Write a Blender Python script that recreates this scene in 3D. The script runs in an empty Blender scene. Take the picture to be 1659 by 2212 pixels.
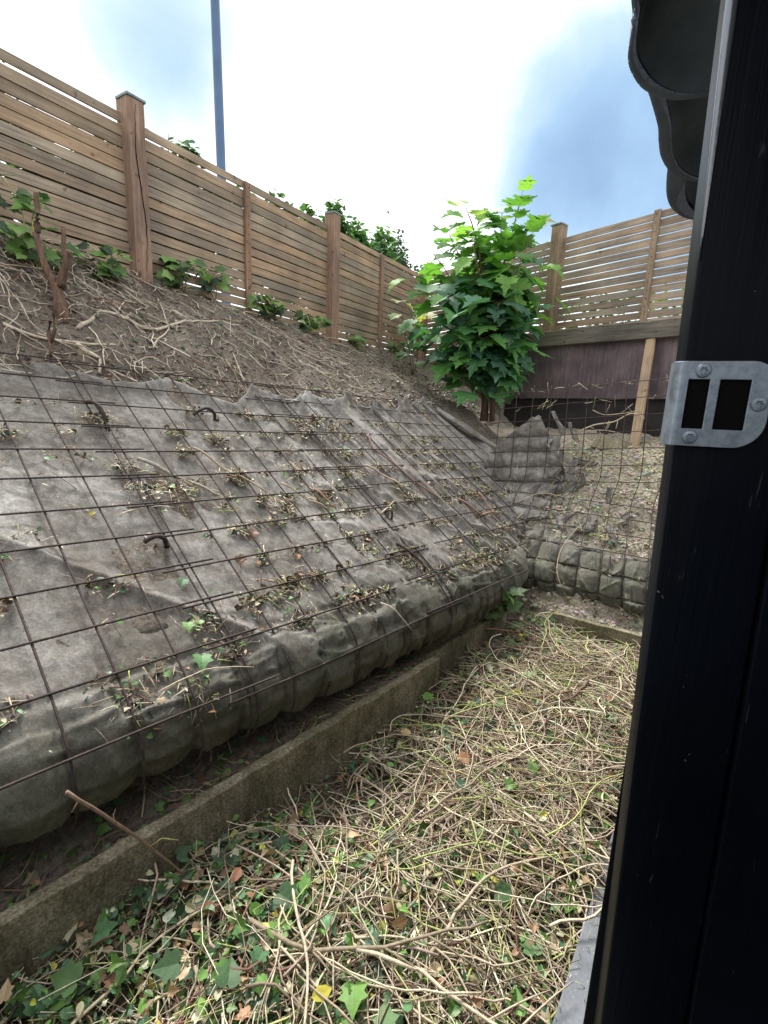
import bpy, bmesh, math, random
import numpy as np
from mathutils import Vector, Matrix
S = bpy.context.scene
C = S.collection
R = math.radians
rng = random.Random(7)
nrg = np.random.default_rng(11)

# ------------------------------------------------------------------ camera
PITCH, ROLL = R(11.9), R(2.2)
fw = Vector((0, math.cos(PITCH), -math.sin(PITCH)))
r0 = Vector((1, 0, 0)); u0 = r0.cross(fw)
rt = r0 * math.cos(ROLL) + u0 * math.sin(ROLL)
up = -r0 * math.sin(ROLL) + u0 * math.cos(ROLL)
cd = bpy.data.cameras.new('camera'); cam = bpy.data.objects.new('camera', cd); C.objects.link(cam)
M = Matrix((rt, up, -fw)).transposed().to_4x4(); M.translation = Vector((0, 0, 1.65))
cam.matrix_world = M
cd.sensor_fit = 'VERTICAL'; cd.sensor_height = 36.0; cd.lens = 1050 / 2212 * 36.0
cd.clip_start = 0.02; cd.clip_end = 2000
S.camera = cam

# ------------------------------------------------------------------ world
SUN_EL, SUN_AZ = R(56), R(-24)          # azimuth measured from +Y towards +X
W = bpy.data.worlds.new('World'); S.world = W; W.use_nodes = True
nt = W.node_tree; nt.nodes.clear()
def N(t, typ, **kw):
    n = t.nodes.new(typ)
    for k, v in kw.items():
        if hasattr(n, k): setattr(n, k, v)
        else: n.inputs[k].default_value = v
    return n
out = N(nt, 'ShaderNodeOutputWorld')
sky = N(nt, 'ShaderNodeTexSky'); sky.sky_type = 'NISHITA'; sky.sun_disc = False
sky.sun_elevation = SUN_EL; sky.sun_rotation = SUN_AZ
bg1 = N(nt, 'ShaderNodeBackground'); bg1.inputs[1].default_value = 0.115
nt.links.new(sky.outputs[0], bg1.inputs[0])
tc = N(nt, 'ShaderNodeTexCoord')
nz = N(nt, 'ShaderNodeTexNoise'); nz.inputs['Scale'].default_value = 3.2; nz.inputs['Detail'].default_value = 7
nt.links.new(tc.outputs['Generated'], nz.inputs['Vector'])
nz2 = N(nt, 'ShaderNodeTexNoise'); nz2.inputs['Scale'].default_value = 5.5; nz2.inputs['Detail'].default_value = 6; nz2.inputs['Distortion'].default_value = .5
nt.links.new(tc.outputs['Generated'], nz2.inputs['Vector'])
def math_(t, op, a, b=None, c=None, clamp=False):
    n = t.nodes.new('ShaderNodeMath'); n.operation = op; n.use_clamp = clamp
    for i, v in enumerate((a, b, c)):
        if v is None: continue
        if isinstance(v, (int, float)): n.inputs[i].default_value = v
        else: t.links.new(v, n.inputs[i])
    return n.outputs[0]
def patch(d, inner, outer, gain):
    """opening in the cloud around direction d"""
    vm = nt.nodes.new('ShaderNodeVectorMath'); vm.operation = 'DISTANCE'
    nrm = nt.nodes.new('ShaderNodeVectorMath'); nrm.operation = 'NORMALIZE'
    nt.links.new(tc.outputs['Generated'], nrm.inputs[0])
    nt.links.new(nrm.outputs[0], vm.inputs[0]); vm.inputs[1].default_value = Vector(d).normalized()
    dd = math_(nt, 'ADD', vm.outputs['Value'], math_(nt, 'MULTIPLY', math_(nt, 'SUBTRACT', nz.outputs[0], 0.5), 0.35))
    mr = nt.nodes.new('ShaderNodeMapRange'); mr.interpolation_type = 'SMOOTHSTEP'
    nt.links.new(dd, mr.inputs[0]); mr.inputs[1].default_value = inner; mr.inputs[2].default_value = outer
    mr.inputs[3].default_value = gain; mr.inputs[4].default_value = 0
    return mr.outputs[0]
holes = [patch((-.325, .795, .515), .0, .19, .50), patch((.33, .86, .38), .0, .27, .74), patch((.47, .82, .33), .03, .32, .74)]
open_ = math_(nt, 'MAXIMUM', math_(nt, 'MAXIMUM', holes[0], holes[1]), holes[2])
# thin white cloud that turns cyan, then blue where it opens
cr = nt.nodes.new('ShaderNodeValToRGB'); els = cr.color_ramp.elements
els.new(.2); els.new(.4); els.new(.6)
for e_, (p_, c_) in zip(els, ((0, (1, 1, 1)), (.16, (.60, .66, .68)), (.34, (.38, .49, .53)), (.6, (.23, .35, .48)), (1, (.125, .195, .33)))):
    e_.position = p_; e_.color = (*c_, 1)
fac = math_(nt, 'MULTIPLY', open_, math_(nt, 'ADD', math_(nt, 'MULTIPLY', nz2.outputs[0], 1.1), .45), clamp=True)
nt.links.new(fac, cr.inputs[0])
bgb = N(nt, 'ShaderNodeBackground'); nt.links.new(cr.outputs[0], bgb.inputs[0]); bgb.inputs[1].default_value = .80
mx = N(nt, 'ShaderNodeMixShader'); mx.inputs[0].default_value = .12
nt.links.new(bgb.outputs[0], mx.inputs[1]); nt.links.new(bg1.outputs[0], mx.inputs[2])
nt.links.new(mx.outputs[0], out.inputs[0])

sl = bpy.data.lights.new('sun', 'SUN'); sl.energy = 2.7; sl.angle = R(16); sl.color = (1, .97, .92)
so = bpy.data.objects.new('sun', sl); C.objects.link(so)
sd = Vector((math.sin(SUN_AZ) * math.cos(SUN_EL), math.cos(SUN_AZ) * math.cos(SUN_EL), math.sin(SUN_EL)))
so.rotation_euler = sd.to_track_quat('Z', 'Y').to_euler(); so.location = (0, 0, 20)
S.view_settings.view_transform = 'Standard'; S.view_settings.look = 'None'
S.view_settings.exposure = 1.22; S.view_settings.gamma = 1.0; S.view_settings.use_curve_mapping = False
S.cycles.max_bounces = 6; S.cycles.transparent_max_bounces = 4
S.cycles.use_denoising = True

# ------------------------------------------------------------------ materials
def mat(name, build):
    m = bpy.data.materials.new(name); m.use_nodes = True
    t = m.node_tree; t.nodes.clear()
    o = t.nodes.new('ShaderNodeOutputMaterial'); b = t.nodes.new('ShaderNodeBsdfPrincipled')
    t.links.new(b.outputs[0], o.inputs[0]); build(t, b, o); return m
def noise(t, scale, detail=4, rough=.55, vec=None, dist=0):
    n = t.nodes.new('ShaderNodeTexNoise'); n.inputs['Scale'].default_value = scale
    n.inputs['Detail'].default_value = detail; n.inputs['Roughness'].default_value = rough; n.inputs['Distortion'].default_value = dist
    if vec is None:
        tcn = t.nodes.new('ShaderNodeTexCoord'); vec = tcn.outputs['Object']
    t.links.new(vec, n.inputs['Vector']); return n.outputs[0]
def ramp(t, fac, stops):
    r = t.nodes.new('ShaderNodeValToRGB'); e = r.color_ramp.elements
    while len(e) < len(stops): e.new(.5)
    for k, (p, c) in enumerate(stops):
        e[k].position = p; e[k].color = (*c, 1) if len(c) == 3 else c
    t.links.new(fac, r.inputs[0]); return r.outputs[0]
def mixc(t, fac, a, b, mode='MIX'):
    n = t.nodes.new('ShaderNodeMix'); n.data_type = 'RGBA'; n.blend_type = mode
    for sck, v in ((n.inputs[0], fac), (n.inputs[6], a), (n.inputs[7], b)):
        if isinstance(v, (int, float)): sck.default_value = v
        elif isinstance(v, tuple): sck.default_value = (*v, 1)
        else: t.links.new(v, sck)
    return n.outputs[2]
def bump(t, b, h, strength=.5, dist=.01, prev=None):
    n = t.nodes.new('ShaderNodeBump'); n.inputs['Strength'].default_value = strength; n.inputs['Distance'].default_value = dist
    t.links.new(h, n.inputs['Height'])
    if prev is not None: t.links.new(prev, n.inputs['Normal'])
    t.links.new(n.outputs[0], b.inputs['Normal']); return n.outputs[0]
def scaled(t, sc, rot=(0, 0, 0)):
    tcn = t.nodes.new('ShaderNodeTexCoord'); mp = t.nodes.new('ShaderNodeMapping')
    mp.inputs['Scale'].default_value = sc; mp.inputs['Rotation'].default_value = rot
    t.links.new(tcn.outputs['Object'], mp.inputs[0]); return mp.outputs[0]
def attr(t, name='Col'):
    a = t.nodes.new('ShaderNodeAttribute'); a.attribute_name = name; return a.outputs['Color']

def m_soil(dark, light, sc=1.0):
    def f(t, b, o):
        c = ramp(t, noise(t, 5 * sc, 6, .65), [(.3, dark), (.7, light)])
        c2 = ramp(t, noise(t, 60 * sc, 4, .7), [(.35, (.5, .5, .5)), (.62, (1.25, 1.2, 1.1))])
        c = mixc(t, 1.0, c, c2, 'MULTIPLY')
        sp = ramp(t, noise(t, 170, 2, .5), [(.64, (0, 0, 0)), (.70, (1, 1, 1))])
        c = mixc(t, math_(t, 'MULTIPLY', sp, .5), c, (.36, .31, .24))
        t.links.new(c, b.inputs['Base Color']); b.inputs['Roughness'].default_value = .95
        p = bump(t, b, noise(t, 35, 6, .7), .9, .02); bump(t, b, noise(t, 160, 3, .6), .7, .004, p)
    return f
def f_ground(t, b, o):
    # dark brown upper soil, pale sandy soil on the right bank, mixed by world position
    geo = t.nodes.new('ShaderNodeNewGeometry'); sx = t.nodes.new('ShaderNodeSeparateXYZ'); t.links.new(geo.outputs['Position'], sx.inputs[0])
    # signed side of the valley between banks
    dR = math_(t, 'ADD', math_(t, 'MULTIPLY', sx.outputs[0], 1.0), math_(t, 'MULTIPLY', sx.outputs[1], -.13))
    dR = math_(t, 'ADD', dR, math_(t, 'MULTIPLY', math_(t, 'SUBTRACT', noise(t, 3, 4), .5), .5))
    mr = t.nodes.new('ShaderNodeMapRange'); t.links.new(dR, mr.inputs[0]); mr.inputs[1].default_value = .48; mr.inputs[2].default_value = .78
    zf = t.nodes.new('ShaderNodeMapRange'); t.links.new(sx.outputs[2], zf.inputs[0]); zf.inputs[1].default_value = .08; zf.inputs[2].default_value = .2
    s_dark = ramp(t, noise(t, 4, 6, .65), [(.3, (.11, .092, .078)), (.7, (.27, .235, .20))])
    s_pale = ramp(t, noise(t, 7, 6, .65), [(.3, (.27, .24, .20)), (.7, (.56, .51, .44))])
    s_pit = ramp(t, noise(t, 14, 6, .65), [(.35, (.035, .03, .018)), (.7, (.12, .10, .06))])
    c = mixc(t, mr.outputs[0], s_dark, s_pale)
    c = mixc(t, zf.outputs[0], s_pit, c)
    c2 = ramp(t, noise(t, 55, 5, .72), [(.34, (.42, .42, .42)), (.64, (1.3, 1.25, 1.15))])
    c = mixc(t, 1.0, c, c2, 'MULTIPLY')
    sp = ramp(t, noise(t, 150, 2, .5), [(.63, (0, 0, 0)), (.69, (1, 1, 1))])
    c = mixc(t, math_(t, 'MULTIPLY', sp, .45), c, (.40, .34, .26))
    t.links.new(c, b.inputs['Base Color']); b.inputs['Roughness'].default_value = .95
    p = bump(t, b, noise(t, 30, 6, .72), 1.0, .025); bump(t, b, noise(t, 150, 3, .6), .8, .004, p)

def f_wood(cols, grain=(2, 2, 30), knot=True, greyz=None):
    def f(t, b, o):
        v = scaled(t, grain)
        g = noise(t, 3.0, 6, .65, v, .6)
        c = ramp(t, g, [(.25, cols[0]), (.5, cols[1]), (.78, cols[2])])
        a = attr(t)                                   # per board tone
        c = mixc(t, 1.0, c, a, 'MULTIPLY')
        st = ramp(t, noise(t, 2.2, 5, .6), [(.38, (.62, .62, .64)), (.6, (1.08, 1.05, 1.0))])
        c = mixc(t, .8, c, st, 'MULTIPLY')
        kn = ramp(t, noise(t, 15, 1.5, .4), [(.69, (1, 1, 1)), (.75, (.40, .33, .28))])
        c = mixc(t, .8, c, kn, 'MULTIPLY')
        t.links.new(c, b.inputs['Base Color']); b.inputs['Roughness'].default_value = .8
        bump(t, b, g, .5, .004)
    return f
# boards are modelled along X in their own object space, posts along Z
M_slatL = mat('stained_slat_wood', f_wood([(.14, .10, .07), (.34, .255, .178), (.48, .38, .285)], (.8, 14, 22)))
M_slatR = mat('weathered_slat_wood', f_wood([(.13, .10, .075), (.36, .27, .195), (.52, .44, .35)], (.8, 14, 22)))
M_post = mat('post_wood', f_wood([(.12, .072, .05), (.28, .175, .12), (.42, .29, .21)], (16, 16, 1.0)))
M_postR = mat('sawn_post_wood', f_wood([(.12, .085, .055), (.27, .20, .135), (.40, .31, .22)], (14, 14, 1.4)))
M_beam = mat('old_sleeper_wood', f_wood([(.045, .040, .034), (.13, .115, .095), (.24, .215, .18)], (.9, 16, 22)))
M_stake = mat('pale_sawn_wood', f_wood([(.20, .14, .085), (.42, .31, .20), (.56, .43, .29)], (16, 16, 1.0)))
M_end = mat('end_grain', f_wood([(.20, .15, .10), (.34, .27, .19), (.45, .36, .26)], (20, 20, 20)))
def f_ply(t, b, o):
    c = ramp(t, noise(t, 2.3, 6, .6), [(.3, (.085, .062, .068)), (.55, (.165, .125, .135)), (.75, (.27, .205, .205))])
    v = scaled(t, (9, 9, 1.2)); st = ramp(t, noise(t, 4, 4, .6, v), [(.35, (.7, .7, .75)), (.65, (1.15, 1.1, 1.1))])
    t.links.new(mixc(t, 1.0, c, st, 'MULTIPLY'), b.inputs['Base Color']); b.inputs['Roughness'].default_value = .55
    bump(t, b, noise(t, 40, 4), .3, .004)
M_ply = mat('brown_film_board', f_ply)
def f_dply(t, b, o):
    t.links.new(ramp(t, noise(t, 5, 6, .65), [(.3, (.012, .010, .011)), (.7, (.04, .032, .033))]), b.inputs['Base Color']); b.inputs['Roughness'].default_value = .8
    bump(t, b, noise(t, 30, 4), .4, .005)
M_darkply = mat('dark_brown_board', f_dply)  # very dark brown, mottled at random
def f_cap(t, b, o):
    t.links.new(ramp(t, noise(t, 12), [(.3, (.09, .13, .14)), (.7, (.22, .28, .29))]), b.inputs['Base Color']); b.inputs['Roughness'].default_value = .5
M_cap = mat('grey_green_cap', f_cap)
def f_cloth(t, b, o):
    g = noise(t, 1.9, 8, .68, None, .3)
    c = ramp(t, g, [(.28, (.118, .104, .088)), (.45, (.195, .184, .166)), (.60, (.275, .266, .248)), (.78, (.45, .445, .43))])
    v = scaled(t, (3, 3, 3))
    geo = t.nodes.new('ShaderNodeNewGeometry'); sx = t.nodes.new('ShaderNodeSeparateXYZ'); t.links.new(geo.outputs['Position'], sx.inputs[0])
    low = t.nodes.new('ShaderNodeMapRange'); t.links.new(math_(t, 'ADD', sx.outputs[2], math_(t, 'MULTIPLY', noise(t, 4, 3), .4)), low.inputs[0])
    low.inputs[1].default_value = 1.02; low.inputs[2].default_value = .80
    green = ramp(t, noise(t, 6, 5), [(.35, (.070, .074, .055)), (.7, (.145, .148, .112))])
    c = mixc(t, low.outputs[0], c, green)               # greener and darker towards the bottom
    dirt = ramp(t, noise(t, 7, 7, .7, None, .4), [(.45, (0, 0, 0)), (.64, (1, 1, 1))])
    c = mixc(t, math_(t, 'MULTIPLY', dirt, .62), c, (.085, .066, .052))
    mott = ramp(t, noise(t, 26, 5, .7), [(.36, (.74, .72, .70)), (.62, (1.16, 1.16, 1.16))])
    c = mixc(t, 1.0, c, mott, 'MULTIPLY')
    fine = ramp(t, noise(t, 120, 4, .7), [(.35, (.70, .69, .68)), (.65, (1.22, 1.22, 1.22))])
    c = mixc(t, 1.0, c, fine, 'MULTIPLY')
    wn = t.nodes.new('ShaderNodeTexWave'); wn.inputs['Scale'].default_value = 150; wn.inputs['Distortion'].default_value = 3
    t.links.new(v, wn.inputs['Vector'])
    t.links.new(c, b.inputs['Base Color']); b.inputs['Roughness'].default_value = .85
    p = bump(t, b, noise(t, 12, 5, .6, None, .6), .3, .012); bump(t, b, noise(t, 300, 3, .6), .5, .002, p)
M_cloth = mat('dirty_geotextile', f_cloth)
def f_rust(t, b, o):
    c = ramp(t, noise(t, 40, 5, .7), [(.3, (.028, .020, .019)), (.55, (.060, .040, .036)), (.75, (.12, .075, .06))])
    t.links.new(c, b.inputs['Base Color']); b.inputs['Roughness'].default_value = .75; b.inputs['Metallic'].default_value = .25
    bump(t, b, noise(t, 350, 2), .6, .002)
M_rust = mat('rusty_rebar', f_rust)
def f_conc(t, b, o):
    c = ramp(t, noise(t, 7, 8, .72), [(.28, (.11, .095, .062)), (.44, (.23, .20, .14)), (.60, (.34, .31, .23)), (.76, (.50, .47, .39))])
    gr = ramp(t, noise(t, 4.3, 6, .65), [(.44, (0, 0, 0)), (.60, (1, 1, 1))])
    c = mixc(t, math_(t, 'MULTIPLY', gr, .55), c, (.085, .095, .035))
    dk = ramp(t, noise(t, 10, 6, .7, scaled(t, (1, 1, .18)), .8), [(.44, (1.1, 1.08, 1.05)), (.68, (.50, .45, .40))])
    c = mixc(t, .9, c, dk, 'MULTIPLY')
    sp = ramp(t, noise(t, 110, 3, .6), [(.40, (.62, .62, .62)), (.62, (1.3, 1.3, 1.25))])
    c = mixc(t, 1.0, c, sp, 'MULTIPLY')
    t.links.new(c, b.inputs['Base Color']); b.inputs['Roughness'].default_value = .9
    p = bump(t, b, noise(t, 22, 7, .75), .9, .014); bump(t, b, noise(t, 160, 3), .7, .003, p)
M_conc = mat('mossy_concrete', f_conc)
def f_twig(t, b, o):
    c = mixc(t, 1.0, attr(t), ramp(t, noise(t, 60, 4, .7), [(.3, (.62, .6, .58)), (.7, (1.2, 1.2, 1.15))]), 'MULTIPLY')
    t.links.new(c, b.inputs['Base Color']); b.inputs['Roughness'].default_value = .8
    bump(t, b, noise(t, 220, 3), .5, .003)
M_twig = mat('stripped_vine_bark', f_twig)
def f_leaf(tr, rough=.45):
    def f(t, b, o):
        c = mixc(t, 1.0, attr(t), ramp(t, noise(t, 30, 4, .6), [(.3, (.75, .78, .7)), (.7, (1.2, 1.2, 1.15))]), 'MULTIPLY')
        t.links.new(c, b.inputs['Base Color']); b.inputs['Roughness'].default_value = rough
        bump(t, b, noise(t, 70, 3), .4, .004)
        tl = t.nodes.new('ShaderNodeBsdfTranslucent'); 
        t.links.new(mixc(t, 1.0, c, (1.25, 1.55, .75), 'MULTIPLY'), tl.inputs[0])
        ms = t.nodes.new('ShaderNodeMixShader'); ms.inputs[0].default_value = tr
        t.links.new(b.outputs[0], ms.inputs[1]); t.links.new(tl.outputs[0], ms.inputs[2]); t.links.new(ms.outputs[0], o.inputs[0])
    return f
M_leaf = mat('leaf_litter', f_leaf(.15))
M_ivy = mat('ivy_leaf', f_leaf(.28, .58))
M_maple = mat('maple_leaf', f_leaf(.38, .6))
def f_bark(t, b, o):
    c = ramp(t, noise(t, 14, 6, .7, scaled(t, (3, 3, .6))), [(.3, (.055, .032, .022)), (.55, (.15, .088, .058)), (.75, (.28, .17, .11))])
    t.links.new(c, b.inputs['Base Color']); b.inputs['Roughness'].default_value = .85
    bump(t, b, noise(t, 60, 5, .7, scaled(t, (3, 3, .6))), .8, .006)
M_bark = mat('brown_bark', f_bark)
def f_black(t, b, o):
    c = ramp(t, noise(t, 6, 4), [(.3, (.0016, .0026, .0050)), (.7, (.0032, .0048, .0085))])
    sc = ramp(t, noise(t, 22, 3, .5, scaled(t, (6, 6, .7), (.15, .1, .3)), 1.5), [(.70, (0, 0, 0)), (.80, (1, 1, 1))])
    c = mixc(t, math_(t, 'MULTIPLY', sc, .10), c, (.35, .37, .4))
    dsp = ramp(t, noise(t, 150, 1, .5), [(.79, (0, 0, 0)), (.81, (1, 1, 1))])
    c = mixc(t, math_(t, 'MULTIPLY', dsp, .3), c, (.30, .32, .34))
    t.links.new(c, b.inputs['Base Color']); b.inputs['Roughness'].default_value = .40; b.inputs['Specular IOR Level'].default_value = .07
    g = noise(t, 34, 5, .65, scaled(t, (3, 3, .06)))
    zf = t.nodes.new('ShaderNodeNewGeometry'); bump(t, b, g, .5, .0035)
M_black = mat('black_painted_timber', f_black)
def f_roof(t, b, o):
    c = ramp(t, noise(t, 9, 5, .65), [(.3, (.10, .13, .18)), (.7, (.20, .24, .31))])
    t.links.new(c, b.inputs['Base Color']); b.inputs['Roughness'].default_value = .7
    p = bump(t, b, noise(t, 5, 4), .4, .02); bump(t, b, noise(t, 300, 2), .4, .002, p)
M_roof = mat('charcoal_roof_skin', f_roof)
def f_gloss(t, b, o):
    b.inputs['Base Color'].default_value = (.16, .17, .19, 1); b.inputs['Roughness'].default_value = .22; b.inputs['Specular IOR Level'].default_value = 1.0; b.inputs['Metallic'].default_value = .6
    bump(t, b, noise(t, 60, 3), .2, .002)
M_gloss = mat('edge_highlight_grey', f_gloss)  # pale grey, carries the painted highlight of the post edge
def f_rim(t, b, o):
    c = ramp(t, noise(t, 60, 5, .65), [(.3, (.12, .15, .25)), (.7, (.22, .27, .42))])  # paler and bluer than the tiles, rim light put into the colour
    t.links.new(c, b.inputs['Base Color']); b.inputs['Roughness'].default_value = .55
    bump(t, b, noise(t, 200, 2), .5, .003)
M_rim = mat('charcoal_roof_rim', f_rim)
def f_zinc(t, b, o):
    c = ramp(t, noise(t, 90, 4, .7), [(.3, (.20, .235, .28)), (.7, (.36, .41, .47))])
    t.links.new(c, b.inputs['Base Color']); b.inputs['Metallic'].default_value = .85
    t.links.new(ramp(t, noise(t, 60, 5), [(.3, (.38, .38, .38)), (.7, (.58, .58, .58))]), b.inputs['Roughness'])
    bump(t, b, noise(t, 500, 2), .12, .001)
M_zinc = mat('galvanised_steel', f_zinc)
def f_dark(t, b, o):
    b.inputs['Base Color'].default_value = (.0015, .0015, .002, 1); b.inputs['Roughness'].default_value = .7; b.inputs['Specular IOR Level'].default_value = .1
M_dark = mat('flat_black', f_dark)
def f_lamp(t, b, o):
    t.links.new(ramp(t, noise(t, 3), [(.3, (.06, .115, .24)), (.7, (.085, .15, .30))]), b.inputs['Base Color']); b.inputs['Roughness'].default_value = .5
M_lamp = mat('blue_grey_steel', f_lamp)
def f_slab(t, b, o):
    c = ramp(t, noise(t, 14, 6, .65), [(.3, (.09, .10, .115)), (.7, (.18, .195, .215))])
    sp = ramp(t, noise(t, 120, 2, .5), [(.66, (0, 0, 0)), (.7, (1, 1, 1))])
    c = mixc(t, math_(t, 'MULTIPLY', sp, .6), c, (.42, .42, .36))
    t.links.new(c, b.inputs['Base Color']); b.inputs['Roughness'].default_value = .6
    bump(t, b, noise(t, 90, 4), .3, .003)
M_slab = mat('slate_grey_board', f_slab)
def f_grass(t, b, o):
    t.links.new(ramp(t, noise(t, .6, 6), [(.3, (.05, .08, .02)), (.7, (.10, .14, .04))]), b.inputs['Base Color']); b.inputs['Roughness'].default_value = .9
M_field = mat('field_ground', f_grass)
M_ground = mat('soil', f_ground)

# ------------------------------------------------------------------ builders
class MB:
    def __init__(s): s.v = []; s.f = []; s.c = []; s.smooth = True
    def add(s, vs, fs, col=(1, 1, 1)):
        o = len(s.v); s.v.extend(tuple(p) for p in vs)
        for f in fs: s.f.append(tuple(i + o for i in f)); s.c.append(col)
    def box(s, p0, ax, ay, az, col=(1, 1, 1)):
        p0, ax, ay, az = map(Vector, (p0, ax, ay, az))
        vs = [p0, p0 + ax, p0 + ax + ay, p0 + ay, p0 + az, p0 + ax + az, p0 + ax + ay + az, p0 + ay + az]
        s.add(vs, [(0, 3, 2, 1), (4, 5, 6, 7), (0, 1, 5, 4), (1, 2, 6, 5), (2, 3, 7, 6), (3, 0, 4, 7)], col)
    def tube(s, pts, rad, sides=5, col=(1, 1, 1), caps=True, twist=0):
        pts = [Vector(p) for p in pts]; n = len(pts)
        if not hasattr(rad, '__len__'): rad = [rad] * n
        vs = []; ref = Vector((0, 0, 1))
        for i, p in enumerate(pts):
            d = (pts[min(i + 1, n - 1)] - pts[max(i - 1, 0)])
            if d.length < 1e-9: d = Vector((1, 0, 0))
            d.normalize()
            a = d.cross(ref)
            if a.length < .15: a = d.cross(Vector((1, 0, 0)))
            a.normalize(); b_ = d.cross(a)
            for k in range(sides):
                th = 2 * math.pi * k / sides
                vs.append(p + (a * math.cos(th) + b_ * math.sin(th)) * rad[i])
        fs = []
        for i in range(n - 1):
            for k in range(sides):
                k2 = (k + 1) % sides
                fs.append((i * sides + k, i * sides + k2, (i + 1) * sides + k2, (i + 1) * sides + k))
        if caps:
            fs.append(tuple(reversed(range(sides)))); fs.append(tuple((n - 1) * sides + k for k in range(sides)))
        s.add(vs, fs, col)
    def build(s, name, m, parent=None, smooth=True, bevel=0):
        me = bpy.data.meshes.new(name); me.from_pydata(s.v, [], s.f); 
        a = me.attributes.new('Col', 'FLOAT_COLOR', 'FACE')
        arr = np.ones((len(s.f), 4), np.float32); 
        if s.c: arr[:, :3] = np.array(s.c, np.float32)
        a.data.foreach_set('color', arr.ravel())
        if smooth: me.polygons.foreach_set('use_smooth', [True] * len(me.polygons))
        me.materials.append(m); me.update()
        o = bpy.data.objects.new(name, me); C.objects.link(o)
        if parent: o.parent = parent
        if bevel:
            md = o.modifiers.new('bevel', 'BEVEL'); md.width = bevel; md.segments = 2; md.limit_method = 'ANGLE'
        return o
def tag(o, label=None, cat=None, group=None, kind=None):
    if label: o['label'] = label
    if cat: o['category'] = cat
    if group: o['group'] = group
    if kind: o['kind'] = kind
    return o
def thing(name, loc, label, cat, group=None, rot=None):
    o = bpy.data.objects.new(name, None); C.objects.link(o); o.location = loc
    if rot: o.rotation_euler = rot
    o.empty_display_size = .1
    return tag(o, label, cat, group)

# value noise, vectorised
_tab = nrg.random((256, 256))
def vnoise(x, y):
    x = np.asarray(x, float); y = np.asarray(y, float)
    xi = np.floor(x).astype(int); yi = np.floor(y).astype(int); fx = x - xi; fy = y - yi
    fx = fx * fx * (3 - 2 * fx); fy = fy * fy * (3 - 2 * fy)
    g = lambda a, b: _tab[a % 256, b % 256]
    return ((g(xi, yi) * (1 - fx) + g(xi + 1, yi) * fx) * (1 - fy) + (g(xi, yi + 1) * (1 - fx) + g(xi + 1, yi + 1) * fx) * fy) * 2 - 1
def fbm(x, y, oct=4, lac=2.03, gain=.5):
    a = 1; r = 0
    for k in range(oct): r = r + a * vnoise(x * lac ** k + 17.3 * k, y * lac ** k + 9.1 * k); a *= gain
    return r

# ------------------------------------------------------------------ the lie of the land
EL = np.array([.6567, .7541]); NL = np.array([-.7541, .6567]); PL0 = np.array([-.63, 1.40])      # left bank: along, uphill, foot
E2 = np.array([.82, -.57]); N2 = np.array([.57, .82]); PR0 = np.array([1.41, 3.25])              # right bank
def lst(x, y): return (x - PL0[0]) * EL[0] + (y - PL0[1]) * EL[1], (x - PL0[0]) * NL[0] + (y - PL0[1]) * NL[1]
def rst(x, y): return (x - PR0[0]) * E2[0] + (y - PR0[1]) * E2[1], (x - PR0[0]) * N2[0] + (y - PR0[1]) * N2[1]
def lxy(s, t): return PL0[0] + EL[0] * s + NL[0] * t, PL0[1] + EL[1] * s + NL[1] * t
def rxy(s, t): return PR0[0] + E2[0] * s + N2[0] * t, PR0[1] + E2[1] * s + N2[1] * t
def tfence(s): return 3.03 + .163 * (s - 2.825)
def zfence(s): return np.interp(s, [-3, -1, 1.1, 3.5, 4.6, 6], [2.85, 2.78, 2.62, 2.46, 2.44, 2.52])
def bankL(s, t):
    """left bank surface height"""
    z18 = 1.832 - .036 * (s - .07)
    base = z18 - .671 * (1.793 - t)
    tf = tfence(s); zf = zfence(s)
    u = np.clip((t - 1.793) / (tf - 1.793), 0, 1.0)
    upz = z18 + (zf - z18) * (1 - (1 - u) ** 1.25)
    z = np.where(t < 1.793, base, upz)
    ledge = .27 + .95 * np.clip(t - .10, 0, .2)
    z = np.where(t < .32, np.minimum(z, ledge), z)
    return z
def bankR(s, t):
    z = np.interp(t, [0, .07, .10, .30, .84, 1.5, 2.3, 3], [.26, .28, .34, .56, 1.0, 1.27, 1.50, 1.62])
    return z + .03 * s * np.clip(t, 0, 1)
def fenceR_side(x, y):   # >0 behind the right fence
    return (x - 1.53) * .784 + (y - 6.67) * .62
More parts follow.
